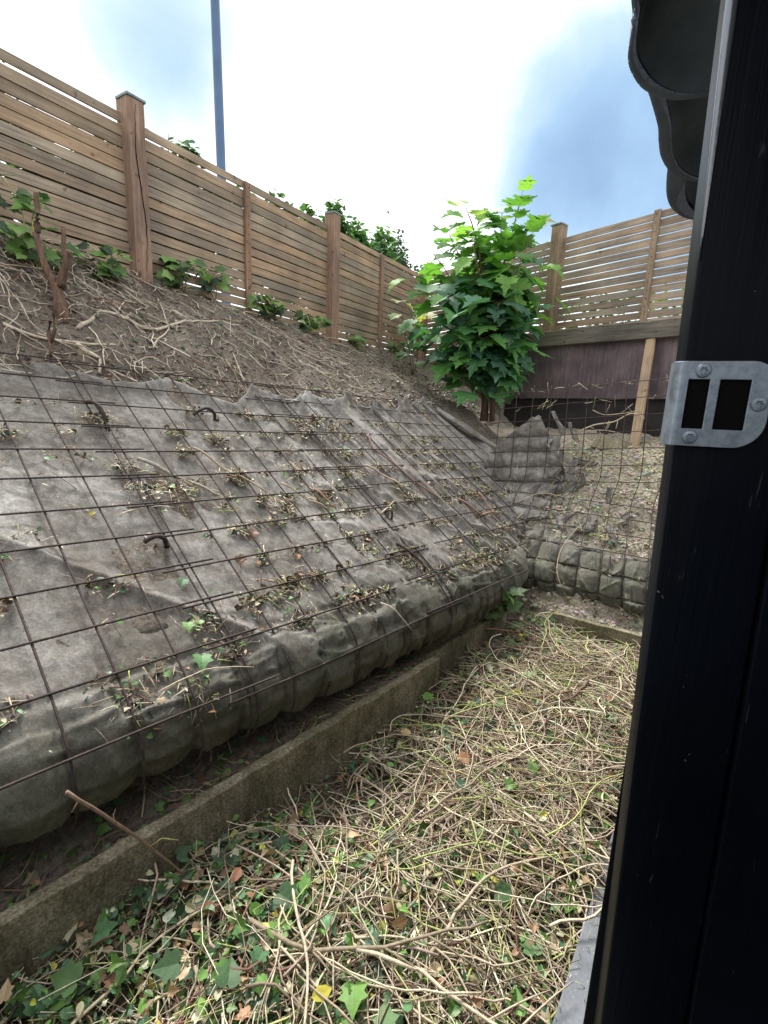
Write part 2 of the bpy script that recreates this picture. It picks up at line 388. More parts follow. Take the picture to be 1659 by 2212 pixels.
def height(x, y, rough=1.0):
    x = np.asarray(x, float); y = np.asarray(y, float)
    s, t = lst(x, y); s2, t2 = rst(x, y)
    n1 = fbm(x * 2.2, y * 2.2, 3) * .03; n2 = fbm(x * 9, y * 9, 4) * .014 + (.5 - np.abs(fbm(x * 26, y * 26, 3))) * .011
    te = np.where(s > 1.46, .115, 0.)
    zl = np.where(t < te, -.0, bankL(s, t) - .035 * (t > .32)); zr = np.where(t2 < 0, 0., bankR(s2, t2) - .02)
    z = np.maximum(zl, zr)
    amp = np.where((t > 1.65), 1.7, np.where(t2 > .02, 1.5, .5))
    cover = (t > .3) & (t < 1.6) & (zl > zr)
    amp = np.where(cover, .15, amp)
    # soil on the right bank has slumped into ragged little terraces behind the wires
    ter = np.abs(np.sin(np.pi * (t2 + .03 * fbm(x * 5, y * 5, 2)) / .15)) ** .6 * .030 * (.6 + .6 * vnoise(x * 6, y * 6))
    z = z + rough * np.where((zr >= zl) & (t2 > .3) & (t2 < 2.2), ter, 0)
    z = z + rough * amp * (n1 + n2)
    fr = fenceR_side(x, y)
    behind = (t > tfence(s) + .02)
    zb = np.where(behind, zfence(s), z)
    z = np.where(behind, np.maximum(zb + rough * n1 * .5, 2.4), z)
    z = np.where((fr > .06) & ~(behind), np.maximum(z, 2.50), z)
    pit = (t < te) & (t2 < 0)
    z = np.where(pit, .02 + .04 * fbm(x * 3, y * 3, 3) * rough + .14 * np.clip(1 + t2 / 1.0, 0, 1) ** 1.5 * np.clip(1 - (s2 + .25) / .6, .25, 1), z)
    return z
def H(x, y): return float(height(x, y))
def Hs(x, y): return float(height(x, y, .4))

# ground mesh: fine inner sheet inside a big outer sheet
def grid_mesh(name, xs, ys, m, hf):
    X, Y = np.meshgrid(xs, ys); Z = hf(X, Y)
    nx, ny = len(xs), len(ys)
    v = np.stack([X.ravel(), Y.ravel(), Z.ravel()], 1)
    idx = np.arange(nx * ny).reshape(ny, nx)
    f = np.stack([idx[:-1, :-1].ravel(), idx[:-1, 1:].ravel(), idx[1:, 1:].ravel(), idx[1:, :-1].ravel()], 1)
    me = bpy.data.meshes.new(name); me.from_pydata(v.tolist(), [], f.tolist())
    me.polygons.foreach_set('use_smooth', [True] * len(me.polygons)); me.materials.append(m)
    o = bpy.data.objects.new(name, me); C.objects.link(o); return o
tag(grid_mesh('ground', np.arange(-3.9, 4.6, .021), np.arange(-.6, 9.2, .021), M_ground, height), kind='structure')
def outer(X, Y): return np.full_like(X, 2.35)
fld = MB()
for (x0, x1, y0, y1) in ((-400, -3.9, -400, 600), (4.6, 400, -400, 600), (-3.9, 4.6, 9.2, 600), (-3.9, 4.6, -400, -.6)):
    z = 2.5 if not (y1 <= -.5 or x0 > 4) else -.02
    if x0 == -400: z = 2.6
    fld.box((x0, y0, z - .3), (x1 - x0, 0, 0), (0, y1 - y0, 0), (0, 0, .3))
tag(fld.build('field', M_field, smooth=False), kind='structure')

# ------------------------------------------------------------------ fences
def lerp(a, b, t): return a + (b - a) * t
def tone(lo=.78, hi=1.18, warm=.05):
    k = rng.uniform(lo, hi); w = rng.uniform(-warm, warm); return (k * (1 + w), k, k * (1 - w))
def dowelbox(mb, x0, x1, y0, y1, z0, z1, col, wob=0.0):
    """board along X with slight sag / warp, in local space"""
    n = 8; vs = []; ph = rng.uniform(0, 6); 
    for i in range(n + 1):
        x = lerp(x0, x1, i / n); dz = wob * math.sin(ph + i * .7); dy = wob * .6 * math.cos(ph * 1.7 + i * .5)
        for (yy, zz) in ((y0, z0), (y1, z0), (y1, z1), (y0, z1)): vs.append((x, yy + dy, zz + dz))
    fs = []
    for i in range(n):
        for k in range(4):
            k2 = (k + 1) % 4; fs.append((i * 4 + k, (i + 1) * 4 + k, (i + 1) * 4 + k2, i * 4 + k2))
    fs.append((0, 1, 2, 3)); fs.append((n * 4 + 3, n * 4 + 2, n * 4 + 1, n * 4))
    mb.add(vs, fs, col)

def post(parent, x, z0, z1, w, m, front, cap=True, crack=False, lean=0):
    mb = MB(); n = 14; vs = []; hw = w / 2
    prof = [(-hw, front), (-hw + .012, front - .012), (hw - .012, front - .012), (hw, front), (hw, front + w), (-hw, front + w)]
    for i in range(n + 1):
        z = lerp(z0, z1, i / n)
        for (px, py) in prof: vs.append((x + px + rng.uniform(-.0015, .0015) + lean * i / n, py + rng.uniform(-.0015, .0015), z))
    k = len(prof); fs = []
    for i in range(n):
        for a in range(k):
            b = (a + 1) % k; fs.append((i * k + a, i * k + b, (i + 1) * k + b, (i + 1) * k + a))
    fs.append(tuple(n * k + a for a in range(k))); mb.add(vs, fs, tone(.95, 1.05))
    p = mb.build('post', m, parent, smooth=False)
    if crack:
        cb = MB(); pts = []
        for i in range(26):
            z = lerp(z0 + .32, z1 - .03, i / 25); pts.append((x + .006 + .02 * math.sin(i * .25) + rng.uniform(-.003, .003) - .012 * i / 25, front - .0125, z))
        cb.tube(pts, [.0015 + .003 * math.sin(math.pi * i / 25) for i in range(26)], 4, (.1, .08, .07))
        ck = cb.build('drying_crack', M_dark, p)
    if cap:
        cb = MB(); cb.box((x - hw - .008 + lean, front - .02, z1 + .001), (w + .016, 0, 0), (0, w + .016, 0), (0, 0, .018))
        vs = [(x - hw + lean, front - .008, z1 + .020), (x + hw + lean, front - .008, z1 + .020), (x + hw + lean, front + w - .004, z1 + .020), (x - hw + lean, front + w - .004, z1 + .020), (x + lean, front + w / 2, z1 + .034)]
        cb.add(vs, [(0, 1, 4), (1, 2, 4), (2, 3, 4), (3, 0, 4)])
        c = cb.build('cap', M_cap, p, smooth=False, bevel=.003)
    return p
def make_fence(name, origin, direction, label, ztop, spans, posts, battens, zbot, m_slat, m_post, pitch, gap, front_sign, stagger=False):
    """local X runs along the fence, local -Y faces the garden"""
    ang = math.atan2(direction[1], direction[0])
    f = thing(name, (origin[0], origin[1], 0), label, 'fence', rot=(0, 0, ang))
    for (xa, xb, zo) in spans:
        mb = MB(); z = ztop + zo; k = 0
        zb = min(zbot(xa), zbot(xb))
        while z > zb - .30:
            h = pitch - gap * (1.9 if (k == 0 and stagger) else rng.uniform(.7, 1.25))
            dowelbox(mb, xa, xb, 0, .018, z - h, z, tone(.74, 1.18, .09), .0010)
            z -= pitch; k += 1
        mb.build('slat_panel', m_slat, f, smooth=False)
    for (x, w, z0, z1, cap, crack, lean) in posts: post(f, x, z0, z1, w, m_post, -.085, cap, crack, lean)
    for (x, z0, z1) in battens:
        mb = MB(); dowel = tone(.9, 1.15)
        mb.box((x - .032, -.032, z0), (.064, 0, 0), (0, .03, 0), (0, 0, z1 - z0), dowel)
        bt = mb.build('batten', m_post, f, smooth=False, bevel=.003)
        zz = z1 - .045
        while zz > z0 + .04:
            nb = MB(); dx = rng.uniform(-.008, .008)
            nb.tube([(x + dx, -.0345, zz), (x + dx, -.028, zz)], .0042, 8)
            nb.build('nail', M_dark, bt)
            zz -= pitch
    return f
# left fence: passes (-1.06,5.52) along (.527,.850); x measured from post one
DL = (.527, .850); OL = (-1.97, 4.05)
fl = make_fence('slat_fence', OL, DL, 'long brown horizontal slat fence climbing the left bank', 3.655,
    [(-2.6, -.06, .012), (-.06, 1.10, -.004), (1.10, 2.36, .0), (2.36, 3.42, -.005), (3.42, 4.62, .0)],
    [(.0, .13, 2.3, 3.755, True, True, 0), (2.36, .125, 2.15, 3.765, True, False, 0), (4.60, .12, 2.2, 3.72, False, False, 0)],
    [(1.10, 2.50, 3.64), (3.43, 2.35, 3.64)],
    lambda x: float(zfence(np.array(1.1 + x))) + .03, M_slatL, M_post, .0785, .0115, 1, True)
# right fence: from the corner towards the lower right
DR = (.62, -.784); OR = (.62, 7.85)
fr_ = make_fence('slat_fence', OR, DR, 'weathered gapped slat fence standing on the old sleeper at right', 3.665,
    [(-.22, 2.14, 0), (2.14, 3.20, .0), (3.20, 4.8, .004)],
    [(2.10, .125, 2.60, 3.79, True, False, 0)],
    [(3.20, 2.60, 3.68), (4.6, 2.6, 3.68)],
    lambda x: 2.66, M_slatR, M_postR, .0775, .0145, 1)

# ------------------------------------------------------------------ sleeper, boards and stakes under the right fence
def RF(x, y=0, z=0):   # local right-fence frame to world
    return (OR[0] + DR[0] * x - (-DR[1]) * 0 + y * (-DR[1]) , OR[1] + DR[1] * x + y * DR[0], z)
angR = math.atan2(DR[1], DR[0])
def local_obj(name, label, cat, mb, m, bevel=.004, loc=None, smooth=False, group=None):
    o = mb.build(name, m, smooth=smooth, bevel=bevel)
    o.location = loc or (OR[0], OR[1], 0); o.rotation_euler = (0, 0, angR)
    return tag(o, label, cat, group)
mb = MB()
n = 40; vs = []
for i in range(n + 1):
    x = lerp(.35, 4.9, i / n); sag = .004 * math.sin(i * .9); zt = lerp(2.635, 2.600, i / n) + .005 * math.sin(i * 2.1); zb = lerp(2.475, 2.43, i / n)
    for (yy, zz) in ((-.16 + sag, zb), (.06, zb), (.06, zt), (-.155 + sag + rng.uniform(-.003, .003), zt + rng.uniform(-.004, .004))): vs.append((x, yy, zz))
fs = []
for i in range(n):
    for k in range(4):
        k2 = (k + 1) % 4; fs.append((i * 4 + k, (i + 1) * 4 + k, (i + 1) * 4 + k2, i * 4 + k2))
fs += [(0, 1, 2, 3), (n * 4 + 3, n * 4 + 2, n * 4 + 1, n * 4)]
mb.add(vs, fs)
local_obj('timber_sleeper', 'long weathered grey timber sleeper lying under the right fence', 'sleeper', mb, M_beam, .006)
mb = MB(); mb.box((1.50, -.045, 1.86), (3.4, 0, 0), (0, .018, 0), (0, 0, .66))
local_obj('retaining_board', 'broad purple brown board set upright below the sleeper', 'board', mb, M_ply, .002)
mb = MB(); mb.box((1.50, .01, 1.42), (3.4, 0, 0), (0, .02, 0), (0, 0, .43))
local_obj('retaining_board', 'dark strip board at soil level below the broad purple brown one', 'board', mb, M_darkply, .002)
def plank(name, label, cat, a, b, w, th, m, face=None, bev=.002, group=None, rag=False):
    a = Vector(a); b = Vector(b); d = (b - a); L = d.length; d.normalize()
    fv = Vector(face or (0, -1, 0)); sx = d.cross(fv).normalized(); fn = sx.cross(d).normalized()
    mb = MB(); n = 8; vs = []
    for i in range(n + 1):
        for (u, v) in ((-.5, -.5), (.5, -.5), (.5, .5), (-.5, .5)):
            vs.append(((u * w + rng.uniform(-.001, .001)), v * th, L * i / n + (rng.uniform(-.02, .01) if rag and i == 0 else 0)))
    fs = []
    for i in range(n):
        for k in range(4):
            k2 = (k + 1) % 4; fs.append((i * 4 + k, i * 4 + k2, (i + 1) * 4 + k2, (i + 1) * 4 + k))
    fs += [(3, 2, 1, 0), (n * 4, n * 4 + 1, n * 4 + 2, n * 4 + 3)]
    mb.add(vs, fs); o = mb.build(name, m, smooth=False, bevel=bev)
    Mx = Matrix((sx, fn, d)).transposed().to_4x4(); Mx.translation = a; o.matrix_world = Mx
    return tag(o, label, cat, group)
face = (-DR[1] * -1, DR[0] * -1, 0)
plank('wooden_stake', 'pale sawn timber stake leaning on the purple brown board', 'stake', (2.45, 4.86, 1.37), (2.60, 5.13, 2.44), .088, .03, M_stake, (-.784, -.62, 0), rag=True)
plank('wooden_stake', 'thin grey stake at the left end of the purple brown board', 'stake', (1.52, 6.38, 1.78), (1.62, 6.40, 2.47), .07, .04, M_beam, (-.784, -.62, 0))

# ------------------------------------------------------------------ concrete edging boards
def edging(label, a, b, z0, z1, th, m=M_conc, chip=0):
    """upright board whose front foot runs a->b, thickness th uphill (left normal)"""
    a = Vector((*a, 0)); b = Vector((*b, 0)); d = (b - a).normalized(); nn = Vector((-d.y, d.x, 0)); L = (b - a).length
    mb = MB(); n = 90; vs = []
    for i in range(n + 1):
        p = a + d * (L * i / n); c = fbm(i * .3, chip, 3) * .004
        zt = z1 + fbm(i * .5, chip + 5, 3) * .003
        for (yy, zz) in ((c, z0), (th, z0), (th, zt), (c + .004, zt)): q = p + nn * yy; vs.append((q.x, q.y, zz))
    fs = []
    for i in range(n):
        for k in range(4):
            k2 = (k + 1) % 4; fs.append((i * 4 + k, (i + 1) * 4 + k, (i + 1) * 4 + k2, i * 4 + k2))
    fs += [(0, 1, 2, 3), (n * 4 + 3, n * 4 + 2, n * 4 + 1, n * 4)]
    mb.add(vs, fs); o = mb.build('concrete_edging_board', m, smooth=False, bevel=.004)
    return tag(o, label, 'edging board', 'concrete edging boards around the pit')
edging('near mossy concrete edging board along the foot of the left bank', lxy(-2.2, -.02), lxy(1.47, -.02), -.1, .30, .05, chip=1)
edging('far left concrete edging board, set back behind the end of the near one', lxy(1.40, .095), lxy(2.45, .080), -.1, .262, .04, chip=2)
a_, b_ = rxy(-.16, -.04), rxy(1.6, -.04)
edging('concrete edging board under the right bank, half buried in sandy soil', a_, b_, -.1, .25, .05, chip=3)

# ------------------------------------------------------------------ left bank: cloth and mesh
UV = Vector((.1247, .1432, -.0069)); P0v = Vector((-1.934, 2.633, 1.832))
NUP = Vector((-.7541 * .55, .6567 * .55, .83)).normalized()
NUP = Vector((.7541 * .5568, -.6567 * .5568, .8306)).normalized()     # outward normal of the 34 degree slope
prof_j = [-1.5, 0, 2, 4, 6, 8, 9.5, 10.2, 10.7, 11.05, 11.5, 12.0, 12.5]
prof_t = [2.033, 1.793, 1.473, 1.153, .833, .513, .273, .165, .095, .055, .035, .07, .15]
prof_z = [1.985, 1.832, 1.617, 1.401, 1.186, .970, .809, .730, .668, .610, .515, .43, .375]
def LB(i, j, h=0.0):
    """point of the mesh plane: column i along the bank, row j down it, h outward"""
    t = np.interp(j, prof_j, prof_t); z = np.interp(j, prof_j, prof_z)
    t2 = np.interp(j + .15, prof_j, prof_t); z2 = np.interp(j + .15, prof_j, prof_z)
    t1 = np.interp(j - .15, prof_j, prof_t); z1 = np.interp(j - .15, prof_j, prof_z)
    dt, dz = t2 - t1, z2 - z1; l = math.hypot(dt, dz); nt_, nz_ = dz / l, -dt / l      # outward in (t,z)
    if nz_ < 0 and j < 11: nt_, nz_ = -nt_, -nz_
    s = .0735 + .19 * i
    t = t + nt_ * h; z = z + nz_ * h
    x, y = lxy(s, t); return Vector((x, y, z - .0069 * i))
# scalloped top edge and slanting right edge of the cloth
pk_i = [-6, -3.4, -1.0, .9, 1.05, 3.0, 5.0, 6.4, 7.8, 9.3, 11.2, 13.0, 14.6, 16.4, 18.6, 19.9, 22]
pk_j = [.2, .35, .05, .10, .10, .35, .15, .75, .10, .30, .0, .0, .0, .0, -.2, -.3, 0]
def top_edge(i):
    # peaks held up on the top bar, slack between them
    base = np.interp(i, pk_i, pk_j)
    peaks = [-5, -2.2, .3, 1.1, 4.6, 8.1, 10.9, 13.2, 15.4, 17.4, 19.9]
    for a, b in zip(peaks[:-1], peaks[1:]):
        if a <= i <= b:
            u = (i - a) / (b - a); dep = {0: .35, 1: .3, 2: .1, 3: .45, 4: .75, 5: .62, 6: .85, 7: .9, 8: .95, 9: .25}[peaks.index(a)]
            base += dep * (math.sin(math.pi * u) ** .8)
    return base
def right_edge(j):   # column at which the cloth ends, per row
    return np.interp(j, [-.5, 0, 1.2, 2.5, 4, 5, 6, 7.5, 9, 10.5, 11.5, 13], [19.6, 19.5, 19.6, 20.2, 20.8, 20.2, 18.9, 17.4, 15.7, 13.9, 13.0, 12.6])
NI, NJ = 640, 270
verts = []; keep = np.ones((NI + 1, NJ + 1), bool)
anchors = []      # pinned points from which wrinkles run
for a in range(NI + 1):
    for b in range(NJ + 1):
        pass
def wr(i, j):
    """relief of the sheet above the soil, metres"""
    # long folds running down the slope, fanning from the pinned peaks; stronger to the right
    k = .25 + .95 * min(1, max(0, (i - 4) / 7))
    ii = i - .06 * (j - 2) * (1 if i > 6 else .2) + .10 * vnoise(i * .8, j * .4)
    f = (1 - abs(vnoise(ii * 1.15, j * .05))) ** 10 * .054 * k
    f2 = (1 - abs(vnoise(ii * 2.6 + 3, j * .08 + 7))) ** 9 * .022 * k
    f2 += (1 - abs(vnoise(ii * 5.6 + 9, j * .12 + 2))) ** 8 * .008 * k
    # long diagonal drag folds, only low down and at the far left
    dgl = (1 - abs(vnoise(i * .55 - j * .55 + 2, j * .10))) ** 12 * .036 * min(1, max(0, (j - 3.0) / 3))
    dgl += (1 - abs(vnoise(i * 1.1 - j * .9 + 5, j * .15))) ** 10 * .012 * min(1, max(0, (j - 6) / 3))
    big = vnoise(i * .35, j * .35) * .012
    # gathered cloth along the last long bar
    g_ = math.exp(-((j - 10.75) / .55) ** 2) * min(1, max(0, vnoise(i * .35 + 8, 1.5) + .55))
    dgl += g_ * ((1 - abs(vnoise(i * .7 + j * .5, j * 3.4 - i * .25))) ** 5 * .026 + (1 - abs(vnoise(i * 1.9, j * 5.5 + i * .5))) ** 6 * .012)
    # pillows between bars, mostly on the roll
    pil = (abs(math.sin(math.pi * i)) * abs(math.sin(math.pi * min(j, 12)))) if j < 9.6 else abs(math.sin(math.pi * i)) ** .6
    amp = .004 if j < 9 else (.004 + (j - 9) * .012 if j < 10.5 else .034 * min(1.0, 13.0 - j))
    cr = 0
    for jj in (10.0, 11.0):
        cr -= .012 * math.exp(-((j - jj) / .10) ** 2)
    return float(f + f2 + dgl + big + pil * amp + cr + vnoise(i * 8, j * 8) * .0015)
def clothL(i, j): return LB(i, j, wr(i, j) - .022)
vs = []; 
I0 = -7.0
for a in range(NI + 1):
    for b in range(NJ + 1):
        v = b / NJ
        # cloth rows: from its own top edge to the tucked bottom
        i = I0 + (21.0 - I0) * a / NI
        jt = top_edge(i); j = jt + (12.5 - jt) * v
        ie = right_edge(j); i = I0 + (ie - I0) * a / NI
        lift = 0
        p = LB(i, j, min(wr(i, j), .058) - .026 + .050 * math.exp(-((v) / .03) ** 2) * (1 if .2 < i else .2))
        vs.append(p)
fs = []
for a in range(NI):
    for b in range(NJ):
        k = a * (NJ + 1) + b; fs.append((k, k + 1, k + NJ + 2, k + NJ + 1))
# rips where the soil shows
mb = MB(); mb.add(vs, fs); cl = mb.build('geotextile_sheet', M_cloth)
md = cl.modifiers.new('thick', 'SOLIDIFY'); md.thickness = .004; md.offset = -1
tag(cl, 'large dirty grey brown cloth stretched down the left bank beneath the steel mesh', 'ground cloth')
# folded flap along the upper right border: part of the sheet
mb = MB(); m_ = 60
pts = []
for k in range(m_ + 1):
    u = k / m_; i = lerp(19.2, 21.2, u) - .3 * math.sin(u * 3); j = lerp(.4, 4.0, u)
    c = LB(i, j, .02 + .02 * math.sin(math.pi * u))
    w = .05 + .10 * math.sin(math.pi * min(1, u * 1.1)) ** 1
    row = []
    for q in range(9):
        th = math.pi * 1.25 * q / 8 - .2
        off = EL[0] * .0, 0
        side = Vector((EL[0], EL[1], 0)) * .75 + Vector((NL[0], NL[1], .5)) * .5; side.normalize()
        row.append(c + side * (w * .5 * -math.cos(th)) + NUP * (.026 * math.sin(th) + .006 * fbm(u * 9, q * .4, 2)))
    pts.append(row)
vs = [p for r_ in pts for p in r_]; fs = [(k * 9 + q, k * 9 + q + 1, (k + 1) * 9 + q + 1, (k + 1) * 9 + q) for k in range(m_) for q in range(8)]
mb.add(vs, fs); fd = mb.build('folded_edge', M_cloth, cl)
fd.modifiers.new('thick', 'SOLIDIFY').thickness = .004

def ribbed(mb, pts, r, sides=6):
    """a bar sampled finely with small rolled ribs"""
    out_, rad = [], []
    for a, b in zip(pts[:-1], pts[1:]):
        a = Vector(a); b = Vector(b); L = (b - a).length; n = max(1, int(L / .0075))
        for k in range(n):
            out_.append(a.lerp(b, k / n)); rad.append(r * (1.13 if k % 2 else .93))
    out_.append(Vector(pts[-1])); rad.append(r)
    mb.tube(out_, rad, sides)
def mesh_panel(label, i0, i1, jshift, ioff, iend_fn=None, ncols=None, rows=range(0, 12), rr=.0042, cols=None):
    t = thing('reinforcing_mesh', tuple(LB(i0, 11, .02)), label, 'steel mesh', 'rusty mesh panels pinned over the left cloth')
    base = Vector(t.location)
    for j in rows:
        jj = j + jshift
        e = iend_fn(j) if iend_fn else i1
        pts = []; n = max(6, int((e - i0) * 1.5)); ph = rng.uniform(0, 6)
        for k in range(n + 1):
            i = lerp(i0, e, k / n)
            pts.append(LB(i, jj + .02 * math.sin(ph + i * .5) + .012 * fbm(i * .3, j * 3.3, 2), .026 + (.008 if j == 11 else 0)) - base)
        mb = MB()
        if rr * 1 and i0 < 6: ribbed(mb, pts, rr)
        else: mb.tube(pts, rr, 6)
        o = mb.build('long_bar', M_rust, t)
    for c in cols:
        jt = -.15 + jshift + rng.uniform(-.1, .05); jb = 12.3
        if iend_fn:
            # stop where the panel has run out
            js = [jj for jj in np.arange(0, 12.2, .1) if iend_fn(jj) >= c - .05]
            if not js: continue
            jb = min(12.3, max(js) + .2)
        pts = []; n = 34; ph = rng.uniform(0, 6)
        for k in range(n + 1):
            j = lerp(jt, jb, k / n)
            pts.append(LB(c + .02 * math.sin(ph + j * .4), j, .018 + .008 * min(1, max(0, j - 10.2))) - base)
        mb = MB()
        if c < 7: ribbed(mb, pts, rr)
        else: mb.tube(pts, rr, 6)
        mb.build('cross_bar', M_rust, t)
    return t
endC = lambda j: float(np.interp(j, [0, 1, 2, 3, 4, 5, 6, 7, 8, 9, 10, 11, 12], [19.7, 19.0, 19.9, 19.9, 19.0, 18.9, 18.5, 17.6, 17.1, 16.0, 15.4, 13.4, 12.8]))
mesh_panel('rusty mesh panel at the left edge, nearest to the camera', -7.0, 1.75, .0, 0, cols=[-6, -5, -4, -3, -2, -1, 0, 1.02])
mesh_panel('rusty mesh panel in the middle of the left bank, with three bent pins', .55, 8.9, .10, 0, cols=[1.2, 2.1, 3.1, 4.1, 5.1, 6.1, 7.1, 8.1])
mesh_panel('rusty mesh panel at the far end of the left bank, below the maple', 6.9, 20, .0, 0, iend_fn=endC, cols=[8.35, 9.35, 10.3, 11.3, 12.3, 13.3, 14.3, 15.3, 16.3, 17.3, 18.3, 19.3], rr=.0040)
# bent anchor pins
def pin(i, j, d, L, r=.0085, label='', hgt=.045):
    """hook over the bars pointing along d=(di,dj)"""
    mb = MB(); pts = []
    for k in range(15):
        u = k / 14; h = hgt * math.sin(math.pi * min(1, u * 1.15 + .02)) if u < .85 else -.03
        pts.append(LB(i + d[0] * L * u, j + d[1] * L * u, .012 + h))
    base = pts[0].copy(); ribbed(mb, [p - base for p in pts], r, 8)
    o = mb.build('bent_steel_pin', M_rust); o.location = base
    return tag(o, label, 'steel pin', 'bent rebar pins holding the mesh')
pin(1.0, 1.95, (.30, .95), 1.05, .010, 'thick bent rebar pin arched down the double bar near the top left of the cloth', .05)
pin(3.95, 2.25, (.9, -.05), 1.05, .009, 'bent rebar pin arched sideways below the sagging cloth edge', .055)
pin(.55, 7.15, (.9, .1), .62, .010, 'short hooked rebar pin in the middle of the left cloth', .035)
pin(8.4, 7.3, (.2, .95), .42, .008, 'small curled rebar pin near the middle of the mesh', .05)
pin(7.8, 8.6, (.25, .95), 1.5, .007, 'long straight legged pin running down to the roll', .02)

# ------------------------------------------------------------------ right bank: cloth, bags and mesh
P2 = Vector((1.587, 4.415, 1.894)); U2 = Vector((.128, -.0859, .0162)); V2 = Vector((-.010, -.0382, -.1338))
def RBt(j):    # rows 6.6 and lower lie on the slope: (t2, z)
    jj = [6.6, 7.6, 8.6, 9.6, 10.5, 11.3, 12.1, 12.7]
    return float(np.interp(j, jj, [.80, .665, .545, .40, .27, .17, .115, .14])), float(np.interp(j, jj, [1.005, .915, .83, .715, .62, .525, .41, .345]))
def RB(i, j, h=0):
    if j <= 6: q = P2 + U2 * i + V2 * j; n = Vector((-.57, -.82, .25)).normalized(); return q + n * h
    a = P2 + U2 * i + V2 * 6
    t, z = RBt(max(j, 6.6)); s = -.50 + .155 * i + .02 * (j - 6); x, y = rxy(s, t); b = Vector((x, y, z + .012 * i * 0))
    if j < 6.6: 
        p = a.lerp(b, (j - 6) / .6)
    else: p = b
    n = Vector((-.57, -.82, 1.1 if j < 10.5 else .25)).normalized()
    return p + n * h
t = thing('reinforcing_mesh', tuple(RB(0, 12)), 'rusty mesh standing free in front of the right bank and the purple board', 'steel mesh')
base = Vector(t.location)
for j in range(0, 13):
    mb = MB(); pts = []; ph = rng.uniform(0, 6)
    for k in range(44):
        i = lerp(-4.6 + .05 * j, 9, k / 43); pts.append(RB(i, j + .05 * math.sin(i * .5 + ph) * .5, .012 + .006 * math.sin(i * .8 + ph)) - base)
    mb.tube(pts, .0034, 6); mb.build('long_bar', M_rust, t)
for i in range(-4, 10):
    mb = MB(); pts = []; ph = rng.uniform(0, 6); jt = -.38 + rng.uniform(-.1, .12)
    for k in range(46):
        j = lerp(jt, 12.6, k / 45); pts.append(RB(i + .04 * math.sin(ph + j * .35), j, .008) - base)
    for _ in range(5): pts = [pts[0]] + [(pts[q - 1] + pts[q] * 2 + pts[q + 1]) / 4 for q in range(1, len(pts) - 1)] + [pts[-1]]
    mb.tube(pts, .0034, 6); mb.build('cross_bar', M_rust, t)

def clothR_patch(name, i0, i1, j0f, j1f, nI, nJ, hfun, label=None, cat=None, parent=None):
    vs = []
    for a in range(nI + 1):
        for b in range(nJ + 1):
            i = lerp(i0, i1, a / nI); j = lerp(j0f(i), j1f(i), b / nJ)
            vs.append(hfun(i, j))
    fs = [(a * (nJ + 1) + b, a * (nJ + 1) + b + 1, (a + 1) * (nJ + 1) + b + 1, (a + 1) * (nJ + 1) + b) for a in range(nI) for b in range(nJ)]
    mb = MB(); mb.add(vs, fs); o = mb.build(name, M_cloth, parent)
    md = o.modifiers.new('thick', 'SOLIDIFY'); md.thickness = .004
    if label: tag(o, label, cat)
    return o
def softbag(i, j, amp):
    return amp * (abs(math.sin(math.pi * i)) ** .5) * (abs(math.sin(math.pi * j)) ** .5)
def tentj(i):   # top edge: peak at i=-1.75 like a pinned tent
    return float(np.interp(i, [-4.8, -4.3, -3.6, -2.9, -2.3, -1.95, -1.8, -1.6, -1.2, -.85, -.3, .2], [4.6, 3.9, 3.0, 2.5, 1.9, 1.5, 1.4, 1.6, 2.4, 3.2, 4.6, 6.4]))
def hR(i, j):
    # hangs from the pinned peak, pushed out between the bars, ragged on the right
    pk = (-1.8, 1.4); a = math.atan2(i - pk[0], j - pk[1] + .3); d = math.hypot(i - pk[0], j - pk[1])
    ray_ = (1 - abs(vnoise(a * 4.5, d * .15))) ** 5 * .014 * min(1, d) * math.exp(-d / 5)
    bulge = .045 * abs(math.sin(math.pi * j)) ** .6 * (.45 + .55 * abs(math.sin(math.pi * i)) ** .5) * min(1, d / 1.6)
    f = (1 - abs(vnoise(i * 3 + j * .5, j * .4))) ** 6 * .018
    back = -.03 * max(0, (-3.4 - i)) ** 1.2 - (.05 if d < .3 else 0)
    if i > -1.3: i = i + (i + 1.3) * .9 * float(fbm(j * 1.3, 5.5, 3))
    return RB(i, j, bulge - .04 + ray_ + f + back + .006 * fbm(i * 2, j * 2, 3))
clR = clothR_patch('geotextile_sheet', -4.8, .2, tentj, lambda i: 10.2, 120, 180, hR,
    'grey cloth pinned up to a tent shaped point behind the right mesh', 'ground cloth')
